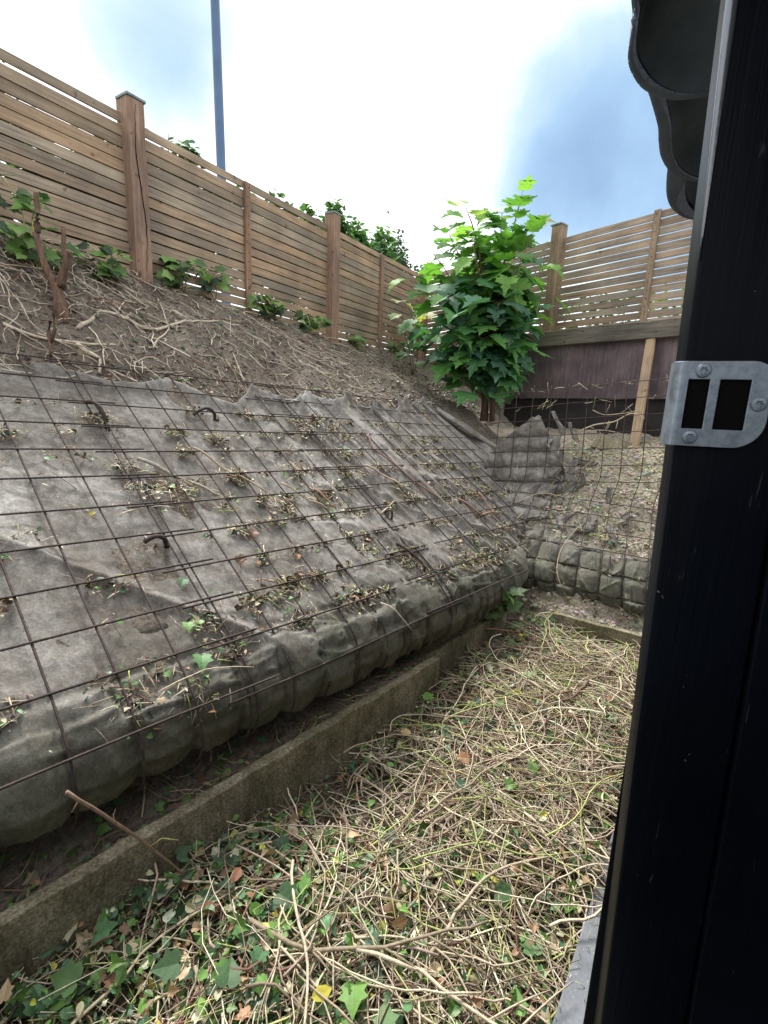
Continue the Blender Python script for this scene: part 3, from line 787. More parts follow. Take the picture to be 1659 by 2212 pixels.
# torn strips hanging over the soil
for (ia, ja, ib, jb, w) in ((-.9, 1.4, -.2, 3.0, .05), (-.6, 3.0, -.75, 6.6, .09), (-.15, 3.9, -.35, 6.3, .05), (.55, 4.6, .3, 6.0, .07), (.75, 6.0, .35, 7.6, .07), (1.6, 6.6, 1.9, 7.6, .05), (2.3, 8.0, 2.0, 9.2, .08), (3.0, 8.6, 3.4, 9.5, .07), (.1, 2.2, .5, 3.4, .04), (1.3, 7.6, .8, 8.8, .08), (-.2, 5.0, .3, 6.0, .06), (3.9, 7.4, 3.6, 8.4, .06), (2.6, 6.2, 2.9, 6.9, .05), (1.0, 5.4, 1.1, 6.4, .05), (-.3, 6.4, -.5, 8.2, .10), (.2, 8.1, .9, 9.2, .07), (1.7, 8.6, 1.3, 9.6, .06)):
    mb = MB(); vs = []; n = 26
    for k in range(n + 1):
        u = k / n; i = lerp(ia, ib, u) + .06 * fbm(u * 4, ia * 3, 2); j = lerp(ja, jb, u); 
        ww = w * (.5 + .5 * abs(fbm(u * 5, ib * 7, 2)) + .2) * (1 if u < .9 else (1 - u) * 10 + .1)
        for q in range(4):
            p = RB(i, j, 0); s2, t2 = rst(p.x, p.y)
            zz = p.z
            c = p + Vector((E2[0], E2[1], 0)) * (q / 3 - .5) * ww + Vector((-N2[0], -N2[1], 0)) * (-.04 + .015 * math.sin(q * 2 + u * 7))
            vs.append(c)
    fs = [(k * 4 + q, k * 4 + q + 1, (k + 1) * 4 + q + 1, (k + 1) * 4 + q) for k in range(n) for q in range(3)]
    mb.add(vs, fs); st = mb.build('torn_strip', M_cloth, clR); st.modifiers.new('thick', 'SOLIDIFY').thickness = .004
# the foot of the cloth: one skirt squeezed through the mesh into soft pockets
def skirt():
    mb = MB(); nI, nJ = 330, 90; vs = []; rg = random.Random(3)
    amp = {(a, b): rg.uniform(.45, 1.15) for a in range(-7, 12) for b in range(7, 15)}
    off = {a: rg.uniform(-.10, .10) for a in range(-7, 12)}
    for a in range(nI + 1):
        i = lerp(-4.9, 8.4, a / nI)
        top = 9.5 + .55 * float(fbm(i * .9, 3.3, 3)) - (1.2 if i < -2 else 0) + (.5 if 3.4 < i < 5 else 0)
        for b in range(nJ + 1):
            v = b / nJ; j = lerp(top, 12.75, v)
            ia = math.floor(i); jj = j + off[ia] * .6; ja = math.floor(jj); u_, w_ = i - ia, jj - ja
            u2 = abs(2 * u_ - 1); w2 = abs(2 * w_ - 1)
            dome = (1 - u2 ** 2.4) ** .6 * (1 - w2 ** 2.8) ** .5
            A = amp[(ia, ja)]; d = (.052 if ja < 11 else .068) * A * min(1, v * 6)
            th = 6.28 * A; q_ = u_ * math.cos(th) + w_ * math.sin(th)
            fold = (1 - abs(vnoise(q_ * 4 + A * 9, (w_ - u_) * .8 + ia))) ** 6 * .014 * dome
            fold += (1 - abs(vnoise(i * 2.2, j * .9 + 4))) ** 7 * .010
            sag = .22 * dome * w_
            vs.append(RB(i + .05 * float(vnoise(j * .9, i * .4)), j + sag, -.020 + d * dome + fold + .005 * float(fbm(i * 3, j * 3, 3))))
    fs = [(a * (nJ + 1) + b, a * (nJ + 1) + b + 1, (a + 1) * (nJ + 1) + b + 1, (a + 1) * (nJ + 1) + b) for a in range(nI) for b in range(nJ)]
    mb.add(vs, fs); o = mb.build('pocketed_skirt', M_cloth, clR); o.modifiers.new('thick', 'SOLIDIFY').thickness = .004
skirt()

# ------------------------------------------------------------------ black shed at the right edge
A0 = Vector((.292, .50, 0)); FX = Vector((.925, -.38, 0)); FY = Vector((.38, .925, 0)); WD = Vector((.615, .788, 0))
shed = thing('black_shed', (.292, .5, 0), 'black shed whose door post, steel plate and roof edge fill the right border', 'shed')
inv = lambda p: Vector(p) - Vector((.292, .5, 0))
lean = Vector((.012, .0, 0))
def slabbox(mb, u0, u1, v0, v1, z0, z1, tilt=(.0, .0), col=(1, 1, 1)):
    vs = []
    for z in (z0, z1):
        sh = FX * (tilt[0] * (1.65 - z)) 
        for (u, v) in ((u0, v0), (u1, v0), (u1, v1), (u0, v1)): vs.append(FX * u + FY * v + sh + Vector((0, 0, z)))
    mb.add(vs, [(0, 3, 2, 1), (4, 5, 6, 7), (0, 1, 5, 4), (1, 2, 6, 5), (2, 3, 7, 6), (3, 0, 4, 7)], col)
mb = MB(); slabbox(mb, 0, .0905, 0, .07, .10, 2.42, (.028, 0)); jm = mb.build('door_post', M_black, shed, smooth=True, bevel=.004)
mb = MB(); slabbox(mb, .0925, .42, -.004, .06, .10, 2.42, (.028, 0)); mb.build('door_board', M_black, shed, smooth=False, bevel=.0025)
mb = MB()
b0 = FX * .012 + FY * .075; 
wv = [b0 + Vector((0, 0, .1)), b0 + WD * 2.6 + Vector((0, 0, .1)), b0 + WD * 2.6 + Vector((.788, -.615, 0)) * .05 + Vector((0, 0, .1)), b0 + Vector((.788, -.615, 0)) * .05 + Vector((0, 0, .1))]
wv += [p + Vector((0, 0, 2.25)) for p in wv]
mb.add(wv, [(0, 3, 2, 1), (4, 5, 6, 7), (0, 1, 5, 4), (1, 2, 6, 5), (2, 3, 7, 6), (3, 0, 4, 7)]); mb.build('side_wall', M_black, shed, smooth=False, bevel=.003)
# grey bead added as the highlight on the post's outer edge, above the plate
mb = MB(); pts = [FX * (.0005 + .028 * (1.65 - z)) + FY * .0005 + Vector((0, 0, z)) for z in np.linspace(1.80, 2.42, 30)]
mb.tube(pts, [.0008 + .0040 * min(1, k / 9) for k in range(30)], 14); mb.build('edge_highlight', M_gloss, shed)
# the wall the doorway is cut in goes on behind the viewer, with the room inside it; unseen, added to block sky light
IN = Vector((.788, -.615, 0))
def wallbox(name, p, a, b, z0, z1):
    mb = MB(); p = inv(p); p.z = z0; mb.box(p, a, b, (0, 0, z1 - z0), (1, 1, 1)); return mb.build(name, M_black, shed, smooth=False)
Ab = A0 - WD * .95
wallbox('side_wall', Ab, -WD * 2.2, IN * .06, .1, 2.35)
wallbox('back_wall', Ab - WD * 2.2 + IN * .06, IN * 2.4, WD * .05, .1, 2.35)
wallbox('inner_wall', Ab - WD * 2.15 + IN * 2.4, WD * 5.5, IN * .05, .1, 2.35)
wallbox('floor_board', Ab - WD * 2.15 + IN * .07, WD * 3.1, IN * 2.3, .06, .105)
# steel plate: flat D shape with two rectangular windows, bent round the post corner
def plate():
    Wd, Hh, th = .0730, .0815, .0022
    zc = 1.6665
    out_ = []
    for (cx, cz, a0, a1, r) in ((Wd - .018, Hh / 2 - .018, 90, 0, .018), (Wd - .026, -Hh / 2 + .026, 0, -90, .026)):
        for k in range(9):
            th_ = R(lerp(a0, a1, k / 8)); out_.append((cx + r * math.cos(th_), cz + r * math.sin(th_)))
    outline = [(0, Hh / 2)] + out_ + [(0, -Hh / 2)]
    bm = bmesh.new()
    holes_ = [[(.0040, .0235), (.0220, .0235), (.0220, -.0235), (.0040, -.0235)], [(.0305, .0235), (.0555, .0235), (.0555, -.0235), (.0305, -.0235)]]
    def ring(pts, closed=True):
        vv = [bm.verts.new((p[0], 0, p[1])) for p in pts]; ee = []
        for a, b in zip(vv, vv[1:] + vv[:1]): ee.append(bm.edges.new((a, b)))
        return ee
    es = ring(outline)
    for h in holes_: es += ring(h)
    bmesh.ops.triangle_fill(bm, use_beauty=True, edges=es)
    bm.verts.ensure_lookup_table()
    # remove faces inside windows
    rm = []
    for f in bm.faces:
        c = f.calc_center_median()
        for h in holes_:
            if h[0][0] < c.x < h[1][0] and h[2][1] < c.z < h[0][1]: rm.append(f)
    bmesh.ops.delete(bm, geom=list(set(rm)), context='FACES_ONLY')
    # wrap strip round the corner
    prev = [bm.verts.new((0, 0, Hh / 2)), bm.verts.new((0, 0, -Hh / 2))]
    for k in range(1, 8):
        th_ = R(90 * min(k, 6) / 6); x = -.0085 * math.sin(th_); y = .0085 * (1 - math.cos(th_)) + (.02 if k == 7 else 0)
        cur = [bm.verts.new((x, y, Hh / 2)), bm.verts.new((x, y, -Hh / 2))]
        bm.faces.new((prev[0], cur[0], cur[1], prev[1])); prev = cur
    bmesh.ops.remove_doubles(bm, verts=bm.verts, dist=.00005)
    bmesh.ops.recalc_face_normals(bm, faces=bm.faces)
    me = bpy.data.meshes.new('strike_plate'); bm.to_mesh(me); bm.free(); me.materials.append(M_zinc)
    o = bpy.data.objects.new('strike_plate', me); C.objects.link(o); o.parent = shed
    o.modifiers.new('thick', 'SOLIDIFY').thickness = th
    o.modifiers['thick'].offset = 0
    b_ = o.modifiers.new('bevel', 'BEVEL'); b_.width = .0006; b_.segments = 2; b_.limit_method = 'ANGLE'
    Mx = Matrix((FX, FY, Vector((0, 0, 1)))).transposed().to_4x4(); Mx.translation = FX * -.001 + FY * -.0042 + Vector((0, 0, zc)); o.matrix_basis = Mx
    for (sx_, sz_) in ((.0150, .0318), (.0125, -.0318), (.0640, .0015)):
        mb = MB(); rings = []; prof = [(.0062, -.0012), (.0066, -.0022), (.0060, -.0032), (.0036, -.0036)]
        ns = 30
        for (r_, y_) in prof:
            rings.append([(sx_ + r_ * math.cos(2 * math.pi * k / ns), y_, sz_ + r_ * math.sin(2 * math.pi * k / ns)) for k in range(ns)])
        star = [(sx_ + (.0029 + .0007 * math.cos(6 * 2 * math.pi * k / ns)) * math.cos(2 * math.pi * k / ns), -.0036, sz_ + (.0029 + .0007 * math.cos(6 * 2 * math.pi * k / ns)) * math.sin(2 * math.pi * k / ns)) for k in range(ns)]
        rings.append(star); rings.append([(sx_ + (p[0] - sx_) * .8, -.0012, sz_ + (p[2] - sz_) * .8) for p in star])
        vs = [p for r_ in rings for p in r_]; fs = []
        for q in range(len(rings) - 1):
            for k in range(ns): k2 = (k + 1) % ns; fs.append((q * ns + k, q * ns + k2, (q + 1) * ns + k2, (q + 1) * ns + k))
        fs.append(tuple((len(rings) - 1) * ns + k for k in range(ns)))
        mb.add(vs, fs); sc = mb.build('screw', M_zinc, o, smooth=False)
    # shade in the windows is a black block added below
    return o
plate()
# flat black block on the post, standing in for shade inside the windows
mb = MB(); slabbox(mb, .003, .058, -.0016, .004, 1.6665 - .026, 1.6665 + .026); mb.build('shade_backing', M_dark, shed, smooth=False)

# roof edge: three drooping tile ends along the eave plus the soffit
def roof():
    lobes = [   # world outlines (x, y, z) of the outer lip, from the near side round to the wall
        [(-.02, .30, 2.25), (.16, .58, 2.25), (.337, .854, 2.25), (.356, .895, 2.246), (.378, .950, 2.242), (.405, .985, 2.238), (.445, 1.017, 2.234), (.505, 1.035, 2.232), (.575, 1.020, 2.236), (.66, .985, 2.242)],
        [(.30, .80, 2.275), (.42, 1.0, 2.265), (.485, 1.085, 2.262), (.545, 1.165, 2.255), (.572, 1.21, 2.25), (.612, 1.27, 2.245), (.668, 1.325, 2.24), (.735, 1.355, 2.238), (.81, 1.362, 2.24), (.90, 1.35, 2.245)],
        [(.60, 1.24, 2.28), (.655, 1.325, 2.27), (.700, 1.41, 2.26), (.742, 1.48, 2.25), (.795, 1.545, 2.245), (.86, 1.59, 2.24), (.94, 1.605, 2.24), (1.05, 1.60, 2.245), (1.15, 1.58, 2.25)]]
    anch = [((.10, .20), (.78, .95)), ((.55, .85), (1.02, 1.32)), ((.82, 1.18), (1.22, 1.55))]
    for li, (L, (wa, wb)) in enumerate(zip(lobes, anch)):
        # smooth outline
        P = [Vector(p) for p in L]; pts = []
        for k in range(len(P) - 1):
            p0 = P[max(k - 1, 0)]; p1 = P[k]; p2 = P[k + 1]; p3 = P[min(k + 2, len(P) - 1)]
            for q in range(6):
                u = q / 6; pts.append(.5 * ((2 * p1) + (-p0 + p2) * u + (2 * p0 - 5 * p1 + 4 * p2 - p3) * u * u + (-p0 + 3 * p1 - 3 * p2 + p3) * u ** 3))
        pts.append(P[-1]); m_ = len(pts)
        K = 16; vs = []; rimw = .022 if li < 2 else .040
        for a, p in enumerate(pts):
            u = a / (m_ - 1); w = Vector((lerp(wa[0], wb[0], u), lerp(wa[1], wb[1], u), 2.32)); d = (w - p); dl = Vector((d.x, d.y, 0)).length
            for b in range(K + 1):
                v = (b / K) ** 1.6; dist = v * dl
                z = p.z + .055 * (1 - math.exp(-max(0, dist - rimw) / .06)) + v * .03
                z += .010 * math.sin(u * 11 + li) * v + .012 * math.sin(u * 5 + 2 * li) * math.sin(math.pi * v)
                q = p + d * v; vs.append(Vector((q.x, q.y, z)))
        fs = [(a * (K + 1) + b, (a + 1) * (K + 1) + b, (a + 1) * (K + 1) + b + 1, a * (K + 1) + b + 1) for a in range(m_ - 1) for b in range(K)]
        mb = MB(); mb.add([inv(v_) for v_ in vs], fs)
        sh = mb.build('roof_tile', M_roof, shed); sd_ = sh.modifiers.new('thick', 'SOLIDIFY'); sd_.thickness = .006; sd_.offset = 1
        # rim segments with narrow joints
        mb = MB(); cum = [0]
        for a in range(1, m_): cum.append(cum[-1] + (pts[a] - pts[a - 1]).length)
        seg = .034 if li < 2 else .075
        def at(s_):
            s_ = min(max(s_, 0), cum[-1]); k = min(max(np.searchsorted(cum, s_) - 1, 0), m_ - 2)
            u = (s_ - cum[k]) / max(1e-6, cum[k + 1] - cum[k]); p = pts[k].lerp(pts[k + 1], u)
            uu = (k + u) / (m_ - 1); w = Vector((lerp(wa[0], wb[0], uu), lerp(wa[1], wb[1], uu), p.z)); return p, (w - p).normalized()
        s_ = 0
        while s_ < cum[-1] - .002:
            e_ = min(s_ + seg * rng.uniform(.85, 1.15), cum[-1]); vs = []
            st = [lerp(s_ + .0012, e_ - .0012, q / 3) for q in range(4)]
            for q in st:
                p, d = at(q); pi = inv(p)
                vs += [pi + d * -.004 + Vector((0, 0, -.003)), pi + d * rimw + Vector((0, 0, -.006)), pi + d * rimw + Vector((0, 0, .012)), pi + d * -.006 + Vector((0, 0, .03))]
            fs = [(q * 4 + k, q * 4 + (k + 1) % 4, (q + 1) * 4 + (k + 1) % 4, (q + 1) * 4 + k) for q in range(3) for k in range(4)] + [(0, 3, 2, 1), (12, 13, 14, 15)]
            mb.add(vs, fs); s_ = e_
        rm = mb.build('tile_rim', M_rim, sh, smooth=False)
    # soffit and upper roof plane closing the top
    mb = MB()
    q = [inv(p) for p in ((.0, .2, 2.36), (.45, .9, 2.36), (1.0, 1.5, 2.36), (2.2, 1.5, 2.75), (2.2, -1.2, 2.75), (.0, -1.2, 2.45))]
    mb.add(q + [p + Vector((0, 0, .05)) for p in q], [(5, 4, 3, 2, 1, 0), (6, 7, 8, 9, 10, 11)] + [(k, (k + 1) % 6, (k + 1) % 6 + 6, k + 6) for k in range(6)])
    mb.build('roof_deck', M_roof, shed, smooth=False)
roof()

# grey board strip beside the shed
mb = MB(); dS = Vector((.58, .815, 0)); nS = Vector((.815, -.58, 0)); p = Vector((.49, .97, 0)) - dS * 1.2
mb.box(p + Vector((0, 0, -.05)), dS * 3.2, nS * .45, (0, 0, .15))
tag(mb.build('threshold_board', M_slab, smooth=False, bevel=.004), 'dark grey board on the ground beside the black post, strewn with clippings', 'board')

# ------------------------------------------------------------------ lamp post far behind the left fence
lp = thing('lamp_post', (-3.62, 11.35, 2.5), 'tall blue grey lamp post rising behind the left fence', 'lamp post')
mb = MB(); pts = [(-.10 * u, 0, 9.5 * u) for u in np.linspace(0, 1, 12)]; mb.tube(pts, [.098 - .018 * k / 11 for k in range(12)], 20)
mb.build('pole', M_lamp, lp)
mb = MB(); mb.tube([(-.10, 0, 9.45), (-.15, 0, 9.75), (.25, -.1, 9.9), (.9, -.3, 9.95)], .04, 10); mb.build('arm', M_lamp, lp)
mb = MB(); mb.box((.85, -.48, 9.88), (.7, 0, 0), (0, .3, 0), (0, 0, .12)); mb.build('lamp_head', M_lamp, lp, smooth=False, bevel=.03)

# ------------------------------------------------------------------ leaves
def leaf_poly(kind):
    if kind == 'maple':
        half = [(0, 0), (.10, -.05), (.22, -.10), (.26, .00), (.40, -.02), (.37, .10), (.55, .16), (.42, .26), (.47, .36), (.34, .36), (.42, .50), (.58, .58), (.50, .66), (.55, .80), (.38, .74), (.30, .80), (.18, .62), (.16, .78), (.26, .92), (.13, .96), (0, 1.2)]
    elif kind == 'ivy':
        half = [(0, .06), (.10, -.06), (.28, -.04), (.46, .12), (.36, .30), (.52, .48), (.28, .56), (.14, .78), (0, 1.0)]
    elif kind == 'oval':
        half = [(0, 0), (.20, .15), (.30, .42), (.22, .74), (0, 1.0)]
    else:
        half = [(0, 0), (.14, .25), (.12, .7), (0, 1.0)]
    return half
HALF = {k: leaf_poly(k) for k in ('maple', 'ivy', 'oval', 'small')}
def add_leaf(mb, kind, base, tip, nrm, size, col, fold=.25, curl=.15):
    """leaf from its stalk end pointing to tip, folded along the midrib"""
    base = Vector(base); d = Vector(tip).normalized(); n = Vector(nrm); n = (n - d * n.dot(d)); 
    if n.length < .05: n = d.cross(Vector((1, .3, .2)))
    n.normalize(); s = d.cross(n)
    half = HALF[kind]; k = len(half)
    def P(x, y):
        return base + d * (y * size) + s * (x * size) + n * (size * (fold * abs(x) - curl * (y - .3) ** 2 - .1 * x * x))
    mid = [P(0, y) for (_, y) in half]
    ve = [P(x, y) for (x, y) in half]; vl = [P(-x, y) for (x, y) in half]
    o = []; fs = []
    vs = [P(0, .12 if kind == 'maple' else .2), P(0, .45), P(0, .7)]
    vs += ve + vl[1:-1]
    ring = list(range(3, 3 + k)) + list(reversed(range(3 + k, 3 + k + k - 2)))
    m_ = len(ring)
    hub = lambda q: 0
    for q in range(m_):
        a, b = ring[q], ring[(q + 1) % m_]
        ya = (vs[a] - base).dot(d) / size + (vs[b] - base).dot(d) / size; ya /= 2
        h = 0 if ya < .35 else (1 if ya < .62 else 2)
        fs.append((h, a, b) if True else None)
        yb = (vs[b] - base).dot(d) / size
    # bridge between hubs
    last = None
    for q in range(m_):
        a, b = ring[q], ring[(q + 1) % m_]
        def hb(a_, b_):
            y = ((vs[a_] - base).dot(d) + (vs[b_] - base).dot(d)) / size / 2; return 0 if y < .35 else (1 if y < .62 else 2)
        h1 = hb(a, b); c = ring[(q + 2) % m_]; h2 = hb(b, c)
        if h1 != h2: fs.append((h1, b, h2))
    mb.add(vs, fs, col)
def rc(cols): c = rng.choice(cols); k = rng.uniform(.75, 1.25); return tuple(min(1, x * k) for x in c)
GREENS = [(.06, .13, .03), (.09, .19, .045), (.14, .27, .07), (.035, .08, .035), (.06, .12, .07), (.10, .21, .10)]
IVYP = [(.05, .10, .03), (.09, .17, .045), (.15, .27, .07), (.04, .075, .045), (.2, .32, .10)]
BROWNS = [(.26, .13, .07), (.35, .20, .11), (.18, .10, .06), (.42, .30, .19), (.5, .40, .27)]
YELLOW = [(.60, .52, .08), (.55, .50, .12), (.45, .48, .08)]
TAN = [(.46, .39, .28), (.60, .52, .39), (.38, .31, .22), (.24, .19, .135), (.72, .65, .52), (.42, .34, .27)]
GRTW = [(.42, .46, .16), (.50, .52, .22), (.34, .40, .14)]
REDTW = [(.20, .105, .075), (.26, .14, .10), (.16, .09, .07)]

# ------------------------------------------------------------------ maple sapling
def maple():
    base = Vector((1.17, 5.86, 1.66))
    t = thing('maple_sapling', base, 'young green maple growing at the foot of the slope between the two fences', 'tree')
    rg = random.Random(5); trunk = MB(); crown = MB()
    stems = [((.40, .05, 2.72), 1), ((-.33, -.1, 2.52), 1), ((.08, .25, 2.28), .8), ((-.62, 0, 2.0), .9), ((-.84, -.15, 1.62), .8), ((.56, 0, 1.86), .9), ((.70, -.2, 1.45), .8),
             ((-.20, -.35, 1.95), .8), ((.30, -.35, 1.75), .8), ((-.72, .2, 1.20), .7), ((.52, -.3, 1.12), .7), ((-.45, -.45, 1.35), .7), ((.12, -.5, 1.30), .7), ((.20, .1, 2.55), .6), ((-.15, .2, 2.2), .7),
             ((-.35, -.35, .95), .6), ((.58, .1, .9), .6), ((-.22, -.30, .42), .5), ((.22, -.3, .52), .5), ((.0, -.45, .9), .6), ((-.55, -.2, .85), .5), ((.42, -.35, 2.1), .6), ((-.5, .1, 2.28), .6)]
    mains = [Vector((-.05, 0, 0)), Vector((.07, .03, 0)), Vector((.0, .08, 0))]
    for q, (tip, sz) in enumerate(stems):
        tip = Vector((tip[0] * (1.0 if tip[2] < 2.2 else .9) - .24 + .03 * tip[2], tip[1] * 1.1, tip[2] * .85)); b0 = mains[q % 3].copy(); pts = []; n = 12
        bow = Vector((tip.x * -.28, tip.y * -.2, 0))
        for k in range(n + 1):
            u = k / n; p = b0.lerp(tip, u) + bow * math.sin(math.pi * u * .9) + Vector((rg.uniform(-.012, .012), rg.uniform(-.012, .012), 0)) * (1 if k else 0)
            p.z = tip.z * (u ** .92) + (0 if k else -.1); pts.append(p)
        r0_ = .034 if q < 3 else .016
        trunk.tube(pts, [lerp(r0_, .004, (k / n) ** .8) for k in range(n + 1)], 7)
        hh = tip.z
        m_ = max(4, int(hh / .10)); az = rg.uniform(0, 6)
        for k in range(m_):
            u = lerp(.36 if hh > 1 else .45, 1.0, (k + .5) / m_) if k < m_ - 1 else 1.0
            f = u * n; a = min(int(f), n - 1); p = pts[a].lerp(pts[a + 1], f - a); az += 1.57 + rg.uniform(-.3, .3)
            if p.z < .22: continue
            for sgn in (0, math.pi):
                if rg.random() < .2: continue
                th = az + sgn + rg.uniform(-.3, .3)
                dv = Vector((math.cos(th), math.sin(th), rg.uniform(-.1, .45)))
                outw = Vector((p.x, p.y, 0)); 
                dv = (dv + outw * .5 + Vector((0, -.12, 0))).normalized(); pl_ = rg.uniform(.07, .16)
                q2 = p + dv * pl_ + Vector((0, 0, -.01)); crown_h = p.z / 2.35
                size = rg.uniform(.17, .29) * (1.0 if crown_h < .75 else .85)
                tipd = Vector((dv.x, dv.y, rg.uniform(-.9, -.1) if crown_h < .7 else rg.uniform(-.5, .5)))
                nr = Vector((dv.x * .6, dv.y * .6 - .25, rg.uniform(.35, .9))) 
                young = max(0, (crown_h - .42) * 1.9) + rg.uniform(-.3, .3)  # upper leaves yellower: young growth, plus backlight put into the colour
                if young > .95: col = rc([(.20, .30, .06), (.26, .28, .09), (.16, .28, .05)])
                elif young > .3: col = rc([(.10, .20, .035), (.13, .25, .04), (.075, .16, .035)])
                else: col = rc([(.055, .14, .05), (.075, .18, .055), (.045, .11, .06), (.10, .22, .05), (.085, .17, .10)])
                trunk.tube([p, p.lerp(q2, .6) + Vector((0, 0, .01)), q2], .0022, 4)
                add_leaf(crown, 'maple', q2, tipd, nr, size, (col[0] * 1.25, col[1] * 1.35, col[2] * 1.6), fold=rg.uniform(-.05, .6), curl=rg.uniform(-.1, .7))
    trunk.build('trunk', M_bark, t); crown.build('crown', M_maple, t, smooth=False)
maple()
def small_maple():
    base = Vector((.28, 6.30, 1.93)); base.z = H(.28, 6.30)
    t = thing('maple_seedling', base, 'small yellowing maple shoot against the left fence beside the big maple', 'tree')
    rg = random.Random(9); st = MB(); cr_ = MB()
    for (tip) in ((-.16, 0, .86), (.12, .05, .74), (-.02, -.05, .55)):
        tip = Vector(tip); pts = [Vector((0, 0, -.03)).lerp(tip, k / 6) + Vector((.02 * math.sin(k), 0, 0)) for k in range(7)]
        st.tube(pts, [.008 - .001 * k for k in range(7)], 5)
        for k in range(6):
            p = pts[min(6, 2 + k)]; th = rg.uniform(0, 6.28); dv = Vector((math.cos(th), math.sin(th) - .3, .2)).normalized()
            q2 = p + dv * .08; st.tube([p, q2], .002, 4)
            col = rc([(.42, .38, .12), (.30, .34, .10), (.16, .26, .07), (.34, .26, .10)]) if tip.z > .6 and k > 2 else rc([(.08, .17, .05), (.12, .22, .06)])
            add_leaf(cr_, 'maple', q2, (dv.x, dv.y, rg.uniform(-.5, .2)), (0, -.4, .8), rg.uniform(.12, .19), col, .2, .2)
    st.build('stem', M_bark, t); cr_.build('foliage', M_maple, t, smooth=False)
small_maple()

# ------------------------------------------------------------------ ivy and hedge plants
def ivy_plant(x, y, z, spread, h, n, label, name='ivy_plant', group='ivy growing along the foot of the left fence', stems=6, seed=1, sz=(.06, .125), cols=IVYP, up_=.5, kind='ivy', cat='plant'):
    rg = random.Random(seed); t = thing(name, (x, y, z), label, cat, group, rot=(0, 0, math.atan2(DL[1], DL[0])))
    sb, lb = MB(), MB(); per = max(1, n // stems)
    for q in range(stems):
        th = rg.uniform(0, 6.28); L = rg.uniform(.5, 1) ; pts = []
        ex = Vector((math.cos(th) * spread[0] * L, math.sin(th) * spread[1] * L, h * rg.uniform(.3, 1)))
        for k in range(9):
            u = k / 8; pts.append(Vector((ex.x * u + .02 * math.sin(k * 1.3 + q), ex.y * u + .02 * math.cos(k + q), ex.z * math.sin(u * math.pi * .62) - (.03 if k == 0 else 0))))
        sb.tube(pts, [.005 - .0004 * k for k in range(9)], 5, rc(GRTW + TAN))
        for k in range(per):
            u = rg.uniform(.15, 1); f = u * 8; a = min(int(f), 7); p = pts[a].lerp(pts[a + 1], f - a)
            a_ = rg.uniform(0, 6.28); dv = Vector((math.cos(a_), math.sin(a_), rg.uniform(-.2, .8))).normalized()
            q2 = p + dv * rg.uniform(.02, .07)
            add_leaf(lb, kind, q2, (dv.x, dv.y, rg.uniform(-.8, .2)), (rg.uniform(-.4, .4) - .1, -.6 + rg.uniform(-.4, .3), rg.uniform(.3, 1)), rg.uniform(*sz), rc(cols), rg.uniform(0, .3), rg.uniform(0, .3))
    sb.build('stems', M_twig, t); lb.build('leaves', M_ivy, t, smooth=False); return t
def fl_point(x, off):   # along the left fence (metres from post one), off metres into the garden
    return OL[0] + DL[0] * x + DL[1] * off, OL[1] + DL[1] * x - DL[0] * off
for (x, off, sp, h, n, lab, sd_, zz) in (
    (-1.35, .26, (.40, .16), .55, 60, 'straggling ivy with bare pale stems at the far left end of the fence foot', 21, 0),
    (-.85, .30, (.28, .16), .34, 34, 'ivy tuft with big bright leaves behind the cut stump', 22, 0),
    (-.38, .20, (.20, .12), .20, 20, 'low ivy tuft just left of the cracked fence post', 23, 0),
    (.28, .16, (.17, .12), .22, 26, 'ivy tuft hanging just right of the cracked fence post', 24, 0),
    (.62, .10, (.17, .08), .20, 14, 'airy ivy sprig climbing the slats right of the cracked post', 25, .03),
    (1.30, .12, (.22, .12), .16, 30, 'low ivy around the foot of the first batten', 26, 0),
    (1.75, .22, (.24, .10), .14, 24, 'low ivy trailing between the first batten and the middle post', 27, 0),
    (2.75, .10, (.18, .08), .10, 12, 'tiny ivy patch right of the middle post', 28, 0),
    (3.75, .12, (.2, .10), .16, 18, 'small ivy at the fence foot beside the maple shoot', 29, 0)):
    px_, py_ = fl_point(x, off); ivy_plant(px_, py_, H(px_, py_) + zz, sp, h * 1.35, int(n * 1.5), lab, seed=sd_)
px_, py_ = lxy(-.42, 1.12); ivy_plant(px_, py_, float(LB(-.8, 3.6, 0).z) - .0, (.18, .16), .10, 34, 'clump of ivy leaves lying on the cloth by the left border', group=None, seed=31)
px_, py_ = lxy(2.28, .06); ivy_plant(px_, py_, .30, (.16, .14), .24, 44, 'dark ivy clump in the corner where both banks meet', group=None, seed=32, cols=IVYP[:2])

